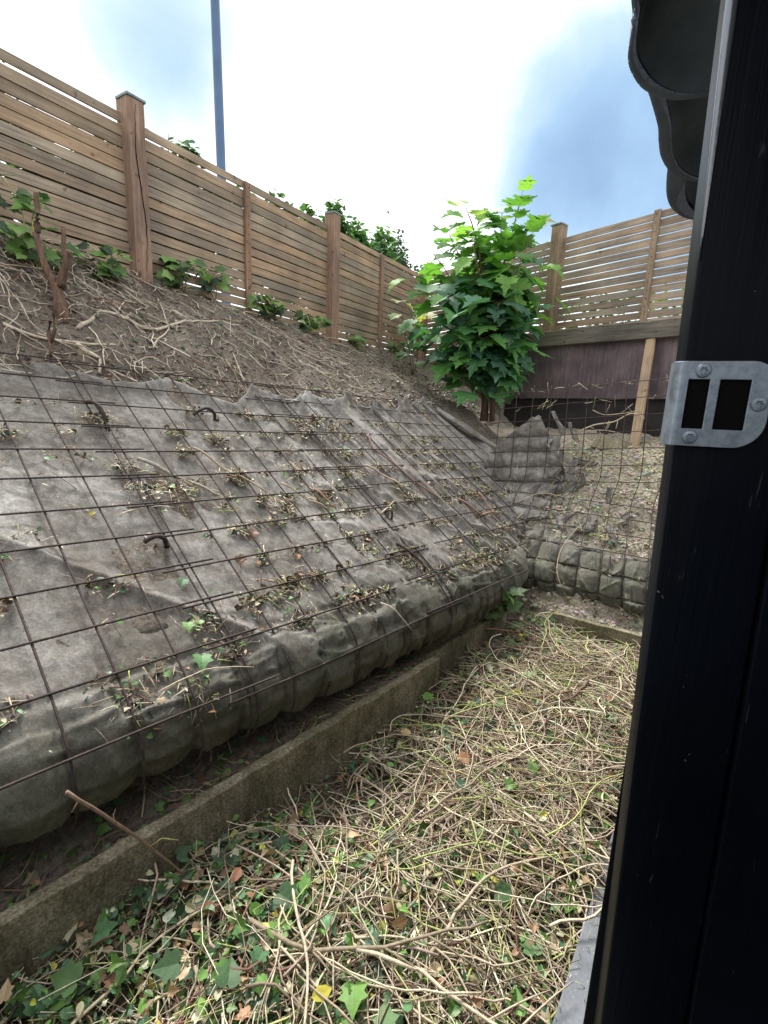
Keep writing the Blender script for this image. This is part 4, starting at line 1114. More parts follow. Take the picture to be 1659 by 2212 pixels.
def bush(name, label, cx, cy, cz, rx, ry, rz, n, cols, sz=(.06, .10), kind='oval', group=None, lumps=7, seed=3, twigs=10, cat='bush', spiky=0, rot=None):
    rg = random.Random(seed); t = thing(name, (cx, cy, cz), label, cat, group, rot=(0, 0, rot if rot is not None else math.atan2(DL[1], DL[0]))); lb, sb = MB(), MB()
    cs = [(Vector((rg.uniform(-.6, .6) * rx, rg.uniform(-.5, .5) * ry, rg.uniform(.40, .78) * rz)), rg.uniform(.30, .50)) for _ in range(lumps)]
    for k in range(n):
        c, r_ = rg.choice(cs); d = Vector((rg.gauss(0, 1), rg.gauss(0, 1), rg.gauss(0, 1))).normalized(); q = rg.uniform(.5, 1) ** .5
        p = c + Vector((d.x * rx * r_, d.y * ry * r_, d.z * rz * r_)) * q
        if p.z < -.1: continue
        a = rg.uniform(0, 6.28)
        add_leaf(lb, kind, p, (math.cos(a), math.sin(a), rg.uniform(-.6, .5)), (rg.uniform(-.6, .6), -.3 + rg.uniform(-.5, .5), rg.uniform(.2, 1)), rg.uniform(*sz), rc(cols), .15, .2)
    for k in range(twigs):
        c, r_ = rg.choice(cs); tip = c + Vector((rg.uniform(-.4, .4) * rx, rg.uniform(-.3, .3) * ry, rz * (r_ + rg.uniform(.05, .3) + spiky)))
        pts = [Vector((c.x * .3, c.y * .3, 0)).lerp(tip, u / 6) + Vector((.02 * math.sin(u + k), 0, 0)) for u in range(7)]
        sb.tube(pts, [.012 - .0015 * u for u in range(7)], 4, rc(REDTW))
        for u in range(10):
            p = pts[4].lerp(pts[6], rg.random()) ; a = rg.uniform(0, 6.28)
            add_leaf(lb, kind, p, (math.cos(a), math.sin(a), .3), (0, -.3, .8), rg.uniform(*sz) * .9, rc(cols), .15, .2)
    sb.build('branches', M_twig, t); lb.build('foliage', M_ivy, t, smooth=False); return t
HC = [(.07, .16, .045), (.10, .22, .055), (.05, .12, .045), (.14, .26, .07), (.06, .13, .08)]
def behind(x, off): return OL[0] + DL[0] * x - DL[1] * off, OL[1] + DL[1] * x + DL[0] * off
for (x, off, z, rx, rz, n, lab, sd_, sz) in (
    (-.75, .24, 3.20, .25, .50, 60, 'wispy shoots just showing over the fence top at far left', 41, (.04, .06)),
    (.48, .26, 2.65, .55, 1.08, 3600, 'hedge growth topping the fence right of the cracked post', 42, (.05, .085)),
    (1.35, .28, 2.65, .55, 1.02, 3600, 'hedge growth poking over the fence at the first batten', 43, (.05, .085)),
    (2.05, .30, 2.6, .55, 1.08, 3600, 'hedge growth peeping over the fence before the middle post', 44, (.05, .085)),
    (3.15, .65, 2.6, .62, 1.55, 6200, 'leafy bush rising behind the capped middle post', 45, (.07, .12)),
    (4.15, .8, 2.5, .75, 1.65, 7000, 'rounded dense bush behind the fence right of the middle post', 46, (.07, .11)),
    (5.35, .9, 2.5, .70, 1.80, 6200, 'bluish green bush behind the fence corner beside the maple', 47, (.05, .085))):
    bx, by = behind(x, off)
    bush('hedge_bush', lab, bx, by, z, rx, rx * .55 if off > .5 else .16, rz, n, HC if sd_ != 47 else [(.05, .11, .06), (.07, .14, .08), (.04, .09, .06)], sz, group='bushes behind the left fence', seed=sd_, twigs=3 if off < .5 else 8, spiky=-.25 if off < .5 else -.15, lumps=11)
# hedge mass seen through the gaps of both fences
for (x, lab, sd_) in ((-1.7, 'dark hedge showing through the slats at far left', 51), (-.2, 'dark hedge showing through the slats behind the cracked post', 52)):
    bx, by = behind(x, .35); bush('hedge_bush', lab, bx, by, 2.55, .98, .2, 1.02, 5000, HC, (.08, .12), group='bushes behind the left fence', seed=sd_, twigs=0, lumps=12)
for k, (x, z, rz, n, lab) in enumerate(((1.2, 2.5, .75, 700, 'pale green growth behind the right fence nearest the corner'), (2.4, 2.5, .62, 520, 'pale green growth behind the right fence beyond its capped post'), (3.5, 2.5, .50, 420, 'pale green growth behind the right fence beside its batten'), (4.5, 2.5, .50, 300, 'pale green growth behind the right fence near the black shed'))):
    bx, by = OR[0] + DR[0] * x + .784 * .45, OR[1] + DR[1] * x + .62 * .45
    bush('hedge_bush', lab, bx, by, z, .85, .2, rz, n, [(.13, .24, .05), (.18, .3, .07), (.09, .18, .05)], (.06, .10), group='plants behind the right fence', seed=60 + k, twigs=0, lumps=12, rot=angR)
bx, by = OR[0] + DR[0] * 1.62 + .784 * .3, OR[1] + DR[1] * 1.62 + .62 * .3
bush('hedge_bush', 'single leafy shoot standing above the right fence left of its capped post', bx, by, 3.35, .18, .08, .34, 26, [(.13, .24, .07), (.18, .3, .09)], (.06, .09), group='plants behind the right fence', seed=71, twigs=3, lumps=3, spiky=.25, rot=angR)

# ------------------------------------------------------------------ cut stump on the upper left slope
def stump():
    b = Vector((-1.93, 3.02, 0)); b.z = H(b.x, b.y)
    t = thing('cut_shrub_stump', b, 'cut back shrub stump with three bare forked stubs on the upper left slope', 'stump'); t.scale = (.82, .82, .74)
    def limb(pts, rad, name='branch', par=t):
        mb = MB(); o_, rr = [], []
        for (p, q, ra, rb) in zip(pts[:-1], pts[1:], rad[:-1], rad[1:]):
            for k in range(5): u = k / 5; o_.append(Vector(p).lerp(Vector(q), u) + Vector((rng.uniform(-.003, .003), 0, rng.uniform(-.003, .003)))); rr.append(lerp(ra, rb, u) * rng.uniform(.9, 1.12))
        o_.append(Vector(pts[-1])); rr.append(rad[-1]); mb.tube(o_, rr, 10)
        l = mb.build(name, M_bark, par)
        if name == 'branch':
            d = (Vector(pts[-1]) - Vector(pts[-2])).normalized(); c = MB(); c.tube([Vector(pts[-1]) + d * .0005, Vector(pts[-1]) + d * .004], rad[-1] * .92, 10, (1.5, 1.4, 1.2)); c.build('cut_end', M_end, l)
        return l
    limb([(0, 0, -.06), (-.012, 0, .10), (-.03, 0, .24)], [.048, .042, .036], 'trunk')
    limb([(-.03, 0, .20), (-.10, 0, .38), (-.14, 0, .60)], [.030, .024, .022])
    limb([(-.13, 0, .58), (-.115, 0, .70), (-.105, -.0, .88)], [.020, .018, .016])
    limb([(.0, 0, .22), (.06, -.02, .36), (.105, -.03, .47)], [.030, .025, .022])
    limb([(-.0, .02, .20), (.035, .02, .45), (.045, .02, .66)], [.024, .018, .014])
    limb([(-.03, 0, .22), (-.10, -.04, .30), (-.18, -.06, .36)], [.010, .007, .004])
stump()
mb = MB(); b = LB(.75, -.25, 0); b.z = H(b.x, b.y)
mb.tube([(0, 0, -.05), (.02, 0, .06), (.015, 0, .16), (.03, 0, .22)], [.012, .011, .010, .009], 8)
mb.tube([(.018, 0, .10), (.05, 0, .17), (.052, 0, .26)], [.009, .009, .008], 8)
o = mb.build('small_stub', M_bark); o.location = b; tag(o, 'short forked bare stub standing behind the top bar below the cut stump', 'stump')
# blocks lying in the right bank
mb = MB(); mb.box((-.11, -.04, 0), (.22, 0, 0), (0, .08, 0), (0, 0, .05))
o = mb.build('timber_offcut', M_beam, bevel=.005, smooth=False); p = RB(1.05, 4, -.30); o.location = (1.88, 4.62, Hs(1.88, 4.62) + .0); o.rotation_euler = (R(-12), R(8), R(-10))
tag(o, 'small dark timber block half sunk in the right bank', 'timber block')
mb = MB(); mb.box((-.16, -.02, -.05), (.32, 0, 0), (.02, .04, 0), (.03, 0, .16)); 
o = mb.build('stone_slab', M_conc, bevel=.006, smooth=False); o.location = (2.22, 4.92, Hs(2.22, 4.92) + .02); o.rotation_euler = (R(-35), R(12), R(-25))
tag(o, 'tilted grey slab piece half buried below the dark strip board', 'stone')

# ------------------------------------------------------------------ twigs and clippings
def pitmask(x, y):
    s, t = lst(x, y); s2, t2 = rst(x, y)
    dx, dy = x - .49, y - .97; side = dx * .815 - dy * .58
    return (t < -.01) and (t2 < -.02) and side < -.015
def pileZ(x, y):
    t2_ = (x - PR0[0]) * N2[0] + (y - PR0[1]) * N2[1]
    return .05 + .05 * float(fbm(x * 1.7, y * 1.7, 3)) + .15 * max(0., min(1., 1 + t2_ / 1.0)) ** 1.5 * min(1., max(.25, 1 - ((x - PR0[0]) * E2[0] + (y - PR0[1]) * E2[1] + .25) / .6))
def twig(mb, x, y, L, r, col, zf, lay, sides=4, ang=None, curve=None, seg=7, tiltmax=.12, rg=rng):
    th = rg.uniform(0, 2 * math.pi) if ang is None else ang; kk = rg.gauss(0, 1.1) if curve is None else curve
    pts = []; x0 = x - math.cos(th) * L / 2; y0 = y - math.sin(th) * L / 2; tl = rg.uniform(-tiltmax, tiltmax); wob = rg.uniform(0, 6)
    for k in range(seg):
        u = k / (seg - 1); pts.append((x0, y0)); a = th + kk * (u - .5) * 1.0 + .18 * math.sin(wob + u * 7) + rg.gauss(0, .16)
        x0 += math.cos(a) * L / (seg - 1); y0 += math.sin(a) * L / (seg - 1)
    P = []
    zm = zf(*pts[seg // 2])
    for k, (a, b) in enumerate(pts):
        u = k / (seg - 1); z = zf(a, b) * .6 + zm * .4
        P.append(Vector((a, b, max(z, zf(a, b) - .03) + lay + tl * (u - .5) * L + .01 * math.sin(u * 3.1 + wob))))
    mb.tube(P, [r * (1.05 - .45 * k / (seg - 1)) for k in range(seg)], sides, col)
    return P
def branchy(mb, x, y, L, r, col, zf, lay, rg=rng, **kw):
    P = twig(mb, x, y, L, r, col, zf, lay, sides=5, seg=12, rg=rg, **kw)
    for q in range(rg.randint(1, 4)):
        k = rg.randint(2, 9); d = (P[k + 1] - P[k]).normalized(); sd_ = Vector((-d.y, d.x, rg.uniform(-.1, .4))) * rg.choice((-1, 1))
        dd = (d * .8 + sd_ * .8).normalized(); l2 = L * rg.uniform(.12, .35); pts = [P[k] + dd * l2 * u + Vector((0, 0, .01 * math.sin(3 * u))) for u in (0, .33, .66, 1)]
        mb.tube(pts, [r * .6, r * .5, r * .4, r * .25], 4, col)
def pitH(x, y):
    s, t = lst(x, y); s2, t2 = rst(x, y)
    return pileZ(x, y) + .10 * math.exp(-max(0, -t) / .12) * 0 
tw = MB(); bt = MB(); count = 0
while count < 6300:
    y = rng.uniform(.45, 3.9); x = rng.uniform(-1.5, 2.4)
    if not pitmask(x, y): continue
    near = y < 1.8
    u = rng.random(); s_, t_ = lst(x, y)
    dens = (1.0 if t_ < -.35 else .35) * (1.0 if x + .5 * y > .55 else .55)
    if rng.random() > dens: continue
    if u < .74: col = rc(TAN)
    elif u < .83: col = rc(GRTW)
    else: col = rc(REDTW)
    L = rng.choice((.08, .14, .2, .3, .42)) * rng.uniform(.7, 1.2); r = rng.uniform(.0009, .0022) if rng.random() < .78 else rng.uniform(.0024, .0042)
    if col[0] < .3: r *= 1.25
    twig(tw, x, y, L, r, col, pitH, rng.uniform(-.01, .085), sides=4 if r < .003 else 6, seg=6)
    count += 1
k = 0
while k < 480:
    y = rng.uniform(.5, 3.6); x = rng.uniform(-1.2, 2.2)
    if not pitmask(x, y) or lst(x, y)[1] > -.22 or x + .5 * y < rng.uniform(.1, .7): continue
    twig(tw, x, y, rng.uniform(.35, .8), rng.uniform(.0018, .0036), rc(TAN + TAN + GRTW), pitH, rng.uniform(.05, .10), sides=5, seg=12, curve=rng.gauss(0, 1.4), tiltmax=.06); k += 1
k = 0
while k < 7500:
    y = rng.uniform(.5, 3.9); x = rng.uniform(-1.5, 2.3)
    if not pitmask(x, y): continue
    a = rng.uniform(0, 6.28); L = rng.uniform(.012, .05); p = Vector((x, y, pitH(x, y) + rng.uniform(-.005, .075))); dv = Vector((math.cos(a), math.sin(a), rng.uniform(-.5, .5))) * L
    tw.tube([p, p + dv * .5 + Vector((0, 0, rng.uniform(-.003, .003))), p + dv], rng.uniform(.0007, .0017), 3, rc(TAN + TAN + REDTW + GRTW[:1])); k += 1
tag(tw.build('twig_litter', M_twig), 'tangle of tan and greenish vine clippings covering the pit floor', 'clippings', kind='stuff')
# larger cut vines, each one a thing of its own
def big_vine(x, y, L, r, ang, curve, lay, label, cols=TAN, zf=pitH, group='thick cut vines lying in the pit', seed=1):
    rg = random.Random(seed); mb = MB(); branchy(mb, x, y, L, r, rc(cols), zf, lay, rg=rg, ang=ang, curve=curve, tiltmax=.03)
    o = mb.build('cut_vine', M_twig); return tag(o, label, 'vine', group)
big_vine(.02, 1.22, .75, .0068, R(12), .9, .10, 'thickest pale vine, curving across the bottom of the pit', seed=1)
big_vine(.40, 1.28, .55, .0062, R(38), -.5, .11, 'forked pale vine rising to the right of the bottom curve', seed=2)
big_vine(.52, 1.75, .75, .0050, R(28), -.8, .10, 'long pale vine sweeping towards the grey board', seed=3)
big_vine(1.10, 2.55, .55, .0080, R(60), 1.6, .09, 'reddish brown curved branch under the right part of the pit', REDTW, seed=4)
big_vine(.62, 1.95, .30, .0095, R(25), .5, .09, 'short thick reddish branch in the middle of the pit', REDTW, seed=5)
big_vine(1.05, 3.0, 1.10, .0045, R(-50), .2, .14, 'long straight pale stem pointing from the corner to the post', seed=6)
big_vine(.90, 3.02, .45, .0075, R(-20), -.5, .08, 'reddish brown branch near the far left edging board', REDTW, seed=7)
big_vine(-.18, 1.05, .60, .0052, R(-75), .5, .10, 'pale vine running down to the bottom border', seed=8)
big_vine(.15, 1.62, .62, .0048, R(-40), .3, .10, 'straight pale vine slanting down through the middle of the pit', seed=9)
big_vine(.30, .98, .70, .0060, R(-18), -.4, .11, 'pale vine crossing the bottom right of the pit onto the board', seed=10)
big_vine(.72, 1.30, .42, .0048, R(35), .6, .14, 'thin arched vine resting on the grey board', seed=11)
big_vine(-.62, 1.02, .62, .0050, R(48), -.3, .07, 'pale stem lying along the near edging board', seed=12)
# branch leaning from the roll over the near edging
mb = MB(); a = Vector((-.86, 1.12, .47)); b = Vector((-.53, 1.22, .12)); 
a = Vector((-.835, 1.13, .60)); b = Vector((-.56, 1.30, .10))
pts = [a.lerp(b, u / 12) + Vector((0, 0, .018 * math.sin(u * .26))) + Vector((rng.uniform(-.002, .002), 0, rng.uniform(-.002, .002))) for u in range(13)]
mb.tube(pts, [.0056 - .0002 * k for k in range(13)], 7, (.24, .16, .11)); mb.tube([pts[7], pts[7] + Vector((.03, .02, .012)), pts[7] + Vector((.075, .03, -.004))], .0018, 5, (.42, .40, .16)); mb.tube([pts[4], pts[4] + Vector((-.012, .015, .01)), pts[4] + Vector((-.016, .035, .012))], .0014, 4, (.3, .2, .14)); mb.tube([pts[1], pts[1] + Vector((-.02, -.005, -.035))], .002, 4, (.35, .25, .15))
tag(mb.build('fallen_branch', M_twig), 'brown stick leaning over the near edging board from below the cloth roll', 'branch')

# leaves on the pit floor
lv = MB(); k = 0
while k < 8200:
    y = rng.uniform(.5, 3.9) if rng.random() < .62 else rng.uniform(.5, 1.5); x = rng.uniform(-1.5, 2.3)
    if not pitmask(x, y): continue
    s_, t_ = lst(x, y)
    kind = rng.choice(('ivy', 'ivy', 'oval', 'oval', 'small')); u = rng.random()
    col = rc(GREENS) if u < .66 else rc(BROWNS) if u < .82 else rc([(.4, .37, .24), (.5, .48, .36)]) if u < .93 else (rc(YELLOW) if u < .955 else rc([(.16, .3, .07)]))
    sz = rng.choice((.014, .02, .028, .036, .052)) * rng.uniform(.8, 1.15) if kind != 'small' else rng.uniform(.01, .03)
    a = rng.uniform(0, 6.28); lay = rng.uniform(-.01, .085)
    add_leaf(lv, kind, (x, y, pitH(x, y) + lay), (math.cos(a), math.sin(a), rng.uniform(-.5, .5)), (rng.uniform(-.8, .8), rng.uniform(-1, .5), .8), sz, col, rng.uniform(-.2, .8), rng.uniform(-.5, 1.1)); k += 1
tag(lv.build('leaf_litter', M_leaf, smooth=False), 'small fallen ivy and brown leaves mixed through the clippings', 'leaves', kind='stuff')
# larger loose leaves near the camera: individual things
LAB = [(-.28, 1.22, .085, (.05, .11, .045), 'ivy', 'dark green ivy leaf'), (-.20, 1.24, .070, (.13, .27, .06), 'ivy', 'bright green ivy leaf'), (-.26, 1.10, .07, (.14, .28, .06), 'ivy', 'pale green ivy leaf'),
       (-.03, 1.02, .08, (.15, .3, .06), 'ivy', 'large bright ivy leaf'), (-.42, 1.30, .055, (.36, .16, .09), 'oval', 'reddish brown beech leaf'), (-.50, 1.17, .055, (.34, .15, .08), 'oval', 'red brown leaf'),
       (.08, 1.50, .065, (.06, .13, .09), 'ivy', 'blue green ivy leaf'), (.38, 1.78, .07, (.06, .13, .09), 'ivy', 'grey green ivy leaf'), (-.14, .98, .055, (.62, .55, .08), 'oval', 'yellow leaf'),
       (.22, 1.38, .06, (.62, .56, .36), 'oval', 'pale cream leaf'), (.42, 1.32, .08, (.07, .15, .05), 'ivy', 'broad dark ivy leaf'), (.30, 1.34, .05, (.62, .56, .08), 'oval', 'small yellow leaf'),
       (-.50, 1.02, .075, (.07, .14, .06), 'ivy', 'dull green ivy leaf'), (-.36, .98, .075, (.06, .13, .05), 'ivy', 'dusty dark ivy leaf'), (-.62, 1.25, .06, (.42, .46, .38), 'oval', 'grey green withered leaf'),
       (-.58, 1.12, .06, (.5, .52, .44), 'oval', 'whitish withered leaf'), (.28, 2.35, .07, (.16, .32, .07), 'ivy', 'bright ivy leaf'), (.42, 1.90, .05, (.4, .2, .1), 'maple', 'orange brown maple leaf'),
       (.85, 2.6, .07, (.13, .25, .06), 'ivy', 'fresh green ivy leaf'), (.12, 2.1, .06, (.6, .42, .2), 'oval', 'orange tan leaf'), (-.75, .98, .08, (.09, .18, .06), 'ivy', 'big grey green ivy leaf'),
       (.05, .92, .075, (.10, .2, .06), 'ivy', 'mid green ivy leaf'), (-.15, .90, .06, (.35, .2, .12), 'oval', 'brown leaf'), (.50, 1.15, .07, (.09, .2, .06), 'ivy', 'green ivy leaf'),
       (.72, 1.95, .055, (.6, .55, .1), 'oval', 'bright yellow leaf'), (.95, 3.05, .05, (.62, .56, .08), 'oval', 'little yellow leaf')]
WHERE = ['beside the brightest ivy leaf in the lower middle', 'just right of a dark ivy leaf in the lower middle', 'below the pair of ivy leaves at lower middle', 'near the thick curving vine', 'at the end of the leaning brown stick', 'below the leaning brown stick',
         'among twigs left of the centre of the pit', 'in the centre of the pit', 'at the bottom border left of the middle', 'under crossing pale stems right of the middle', 'right of the forked pale vine', 'on top of the twigs beside the forked vine',
         'by the near edging board at lower left', 'at the lower left among fallen stems', 'against the near edging board', 'standing up by the near edging board', 'beside the end of the near edging board', 'in the middle of the brown litter', 'in the far part of the pit', 'near the step between both left boards',
         'in the bottom left corner', 'at the bottom border', 'at the bottom border left of the large bright ivy leaf', 'by the grey board', 'right of the short thick reddish branch', 'by the right edging board']
for (x, y, sz, col, kind, nm), wh in zip(LAB, WHERE):
    mb = MB(); a = rng.uniform(0, 6.28); p = Vector((x, y, pileZ(x, y) + .085))
    add_leaf(mb, kind, (0, 0, 0), (math.cos(a), math.sin(a), rng.uniform(-.3, .2)), (rng.uniform(-.3, .3), -.5, 1), sz, col, rng.uniform(.05, .3), rng.uniform(.05, .3))
    mb.tube([(0, 0, 0), (-math.cos(a) * sz * .4, -math.sin(a) * sz * .4, -.01), (-math.cos(a) * sz * .8, -math.sin(a) * sz * .8, -.03)], .0012, 4, col)
    o = mb.build('fallen_leaf', M_ivy, smooth=False); o.location = p; tag(o, nm + ' ' + wh, 'leaf', 'larger loose leaves on the clippings')

# upper left slope: roots, stems and crumbs
def on_slope(xr, yr):
    return rng.uniform(*xr), rng.uniform(*yr)
sw = MB(); k = 0
while k < 1700:
    s_ = rng.uniform(-2.4, 6.0); t_ = rng.uniform(1.72, 3.5)
    if t_ > float(tfence(s_)) - .04: continue
    if s_ > 3.2 and rng.random() > .45: continue
    if s_ > 1.6 and rng.random() > .7: continue
    x, y = lxy(s_, t_)
    if rst(x, y)[1] > 2.0: continue
    if rng.random() < .55 and s_ < 3.4: L = rng.uniform(.10, .42); r = rng.uniform(.0022, .0048)
    else: L = rng.uniform(.03, .14); r = rng.uniform(.0016, .004)
    ang = rng.gauss(math.atan2(-NL[1], -NL[0]), .55) if rng.random() < .5 else None
    u = rng.random(); col = rc([(.45, .38, .30), (.56, .49, .40), (.30, .24, .18), (.64, .58, .48)]) if u < .85 else rc(REDTW)
    twig(sw, x, y, L, r, col, Hs, rng.uniform(.0, .035) + (.02 if s_ < 1 else 0), sides=5, ang=ang, seg=7, tiltmax=.15); k += 1
tag(sw.build('root_litter', M_twig), 'pale dry roots and stems strewn over the bare upper slope', 'dry stems', kind='stuff')
cl_ = MB(); k = 0
while k < 15000:
    u = rng.random()
    if u < .5:
        s_ = rng.uniform(-2.4, 6.2); t_ = rng.uniform(1.68, 3.5)
        if t_ > float(tfence(s_)) - .02: continue
        x, y = lxy(s_, t_)
        if rst(x, y)[1] > 2.4: continue
        cols = [(.13, .10, .08), (.2, .16, .12), (.42, .35, .27), (.30, .24, .18), (.09, .07, .055), (.1, .17, .06)]
    else:
        x, y = rxy(rng.uniform(-.7, 1.5), rng.uniform(.0, 2.2)); s_, t_ = lst(x, y)
        if bankL(s_, t_) > H(x, y) and t_ > .25: continue
        cols = [(.46, .41, .34), (.36, .32, .26), (.50, .46, .39), (.26, .22, .17), (.42, .37, .30), (.34, .32, .22), (.14, .17, .08), (.08, .065, .05), (.30, .26, .21)]
    z = H(x, y); a = rng.uniform(0, 6.28); sz = rng.uniform(.010, .038)
    add_leaf(cl_, rng.choice(('small', 'oval')), (x, y, z + rng.uniform(0, .012)), (math.cos(a), math.sin(a), rng.uniform(-.3, .6)), (rng.uniform(-.8, .8), rng.uniform(-.8, .5), 1), sz, rc(cols), rng.uniform(0, .4), rng.uniform(0, .8)); k += 1
tag(cl_.build('leaf_crumbs', M_leaf, smooth=False), 'crumbled leaves and chips scattered over the bare soil of both banks', 'leaf crumbs', kind='stuff')
# clods
cm = MB(); k = 0
ico = bmesh.new(); bmesh.ops.create_icosphere(ico, subdivisions=1, radius=1); iv = [v.co.copy() for v in ico.verts]; ifc = [tuple(v.index for v in f.verts) for f in ico.faces]; ico.free()
while k < 6500:
    if rng.random() < .62:
        s_ = rng.uniform(-2.2, 6); t_ = rng.uniform(1.72, 3.4)
        if t_ > float(tfence(s_)) - .02: continue
        x, y = lxy(s_, t_)
        if rst(x, y)[1] > 2.4: continue
        col = (.17, .145, .12)
    else:
        x, y = rxy(rng.uniform(-.7, 1.4), rng.uniform(-.04, 2.0)); col = (.50, .46, .39)
        s_, t_ = lst(x, y)
        if bankL(s_, t_) > H(x, y) and t_ > .25: continue
    r = rng.uniform(.004, .019) * (1.6 if rng.random() < .1 else 1); z = H(x, y)
    c = tuple(v * rng.uniform(.7, 1.3) for v in col)
    cm.add([Vector((x, y, z + r * .2)) + Vector((v.x * r * rng.uniform(.7, 1.2), v.y * r * rng.uniform(.7, 1.2), v.z * r * rng.uniform(.5, .9))) for v in iv], ifc, c); k += 1
tag(cm.build('soil_clods', M_leaf, smooth=False), 'loose soil clods scattered over the bare slopes', 'clods', kind='stuff')
# named long roots on the upper slope
def root(pts_ij, r, label, seed):
    mb = MB(); P = []
    for a in range(len(pts_ij) - 1):
        for q in range(6):
            u = q / 6; s_ = lerp(pts_ij[a][0], pts_ij[a + 1][0], u); t_ = lerp(pts_ij[a][1], pts_ij[a + 1][1], u); x, y = lxy(s_, t_)
            P.append(Vector((x, y, Hs(x, y) + .022 + .008 * math.sin(len(P) * .9 + seed))))
    mb.tube(P, [lerp(r, r * .5, k / len(P)) * (1 + .1 * math.sin(k * 1.7)) for k in range(len(P))], 7, (.55, .48, .38))
    return tag(mb.build('long_root', M_twig), label, 'root', 'long pale roots on the upper slope')
root([(.42, 1.98), (.60, 2.12), (.95, 2.12), (1.35, 2.30), (1.85, 2.42)], .013, 'thickest pale root snaking right from the cut stump', 1)
root([(.05, 1.93), (.45, 1.90), (.85, 1.97), (1.05, 2.15), (1.12, 2.45)], .009, 'pale root looping in front of the cut stump', 2)
root([(.38, 1.90), (.48, 1.84), (.44, 1.76)], .015, 'short thick root stub below the cut stump', 3)
root([(-.9, 2.3), (-.5, 2.22), (-.1, 2.05), (.2, 1.92)], .007, 'thin pale root running left from the cut stump', 4)
root([(1.45, 1.85), (1.5, 2.1), (1.75, 2.5), (1.7, 2.7)], .006, 'thin pale root climbing the slope right of the loop', 5)

# debris caught on the left cloth, at the mesh crossings
db = MB(); dl = MB()
def clump(i, j, n, sp, nl):
    for q in range(nl // 3):  # dark curled bits, the clump's shadow put into leaf colour
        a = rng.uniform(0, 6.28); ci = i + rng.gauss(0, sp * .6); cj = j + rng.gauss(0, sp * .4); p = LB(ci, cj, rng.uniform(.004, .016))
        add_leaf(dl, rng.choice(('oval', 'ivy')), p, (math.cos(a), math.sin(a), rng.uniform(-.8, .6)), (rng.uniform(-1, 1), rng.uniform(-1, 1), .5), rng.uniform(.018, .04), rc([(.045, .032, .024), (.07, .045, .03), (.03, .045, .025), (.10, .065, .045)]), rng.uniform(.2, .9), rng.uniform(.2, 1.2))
    for q in range(n):
        a = rng.uniform(0, 6.28); L = rng.uniform(.02, .11); ci = i + rng.gauss(0, sp); cj = j + rng.gauss(0, sp * .6); di, dj = math.cos(a) * L / .19, math.sin(a) * L / .19
        pts = [LB(ci + di * u, cj + dj * u, .006 + .012 * math.sin(math.pi * (u + .1)) + rng.uniform(0, .006)) for u in (-.5, -.2, .15, .5)]
        db.tube(pts, rng.uniform(.0009, .0024), 4, rc(TAN + GRTW[:1] + REDTW[:1]))
    for q in range(nl):
        a = rng.uniform(0, 6.28); ci = i + rng.gauss(0, sp); cj = j + rng.gauss(0, sp * .7); p = LB(ci, cj, .008 + rng.uniform(0, .012)); u = rng.random()
        col = rc(GREENS + [(.16, .3, .09), (.02, .03, .015)]) if u < .42 else rc([(.5, .44, .32), (.34, .28, .2), (.08, .06, .045)]) if u < .82 else rc(BROWNS)
        add_leaf(dl, rng.choice(('ivy', 'oval', 'small', 'small')), p, (math.cos(a), math.sin(a), rng.uniform(-.6, .3)), (NUP.x + rng.uniform(-.5, .5), NUP.y + rng.uniform(-.5, .5), NUP.z), rng.uniform(.009, .034), col, .2, .3)
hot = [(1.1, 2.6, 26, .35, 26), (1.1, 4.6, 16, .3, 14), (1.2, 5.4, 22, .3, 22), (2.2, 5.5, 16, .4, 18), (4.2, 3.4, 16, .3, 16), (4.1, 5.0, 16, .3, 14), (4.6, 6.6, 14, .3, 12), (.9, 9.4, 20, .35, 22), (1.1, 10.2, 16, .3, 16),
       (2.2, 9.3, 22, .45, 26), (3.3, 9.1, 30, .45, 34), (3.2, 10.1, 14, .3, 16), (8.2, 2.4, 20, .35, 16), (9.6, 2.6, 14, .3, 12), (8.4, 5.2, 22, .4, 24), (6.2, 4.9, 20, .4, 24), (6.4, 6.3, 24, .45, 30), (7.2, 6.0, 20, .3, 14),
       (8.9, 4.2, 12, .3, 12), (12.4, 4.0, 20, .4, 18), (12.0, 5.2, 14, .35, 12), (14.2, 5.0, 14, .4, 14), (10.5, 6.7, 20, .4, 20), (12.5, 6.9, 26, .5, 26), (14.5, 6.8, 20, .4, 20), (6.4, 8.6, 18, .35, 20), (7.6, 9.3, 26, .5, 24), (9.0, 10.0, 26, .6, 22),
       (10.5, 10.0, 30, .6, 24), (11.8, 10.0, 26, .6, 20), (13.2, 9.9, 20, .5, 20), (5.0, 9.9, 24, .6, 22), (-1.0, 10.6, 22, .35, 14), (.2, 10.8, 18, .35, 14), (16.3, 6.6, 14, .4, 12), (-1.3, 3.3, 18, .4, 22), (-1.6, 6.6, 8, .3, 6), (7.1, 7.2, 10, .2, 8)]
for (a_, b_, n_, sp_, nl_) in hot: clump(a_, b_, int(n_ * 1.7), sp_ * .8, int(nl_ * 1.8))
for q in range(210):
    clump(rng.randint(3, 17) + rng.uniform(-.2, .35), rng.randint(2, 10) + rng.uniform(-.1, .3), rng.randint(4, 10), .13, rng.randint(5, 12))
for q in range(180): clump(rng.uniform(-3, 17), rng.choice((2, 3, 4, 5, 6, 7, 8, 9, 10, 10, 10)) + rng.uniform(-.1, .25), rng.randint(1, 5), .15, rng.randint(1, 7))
for q in range(900):
    i = rng.uniform(-4, 17); j = rng.uniform(.4, 10.8); p = LB(i, j, wr(i, j) - .016); a = rng.uniform(0, 6.28)
    add_leaf(dl, 'small', p, (math.cos(a), math.sin(a), -.3), tuple(NUP), rng.uniform(.004, .014), rc([(.45, .38, .28), (.12, .09, .07), (.3, .3, .2), (.5, .45, .35)]), .2, .2)
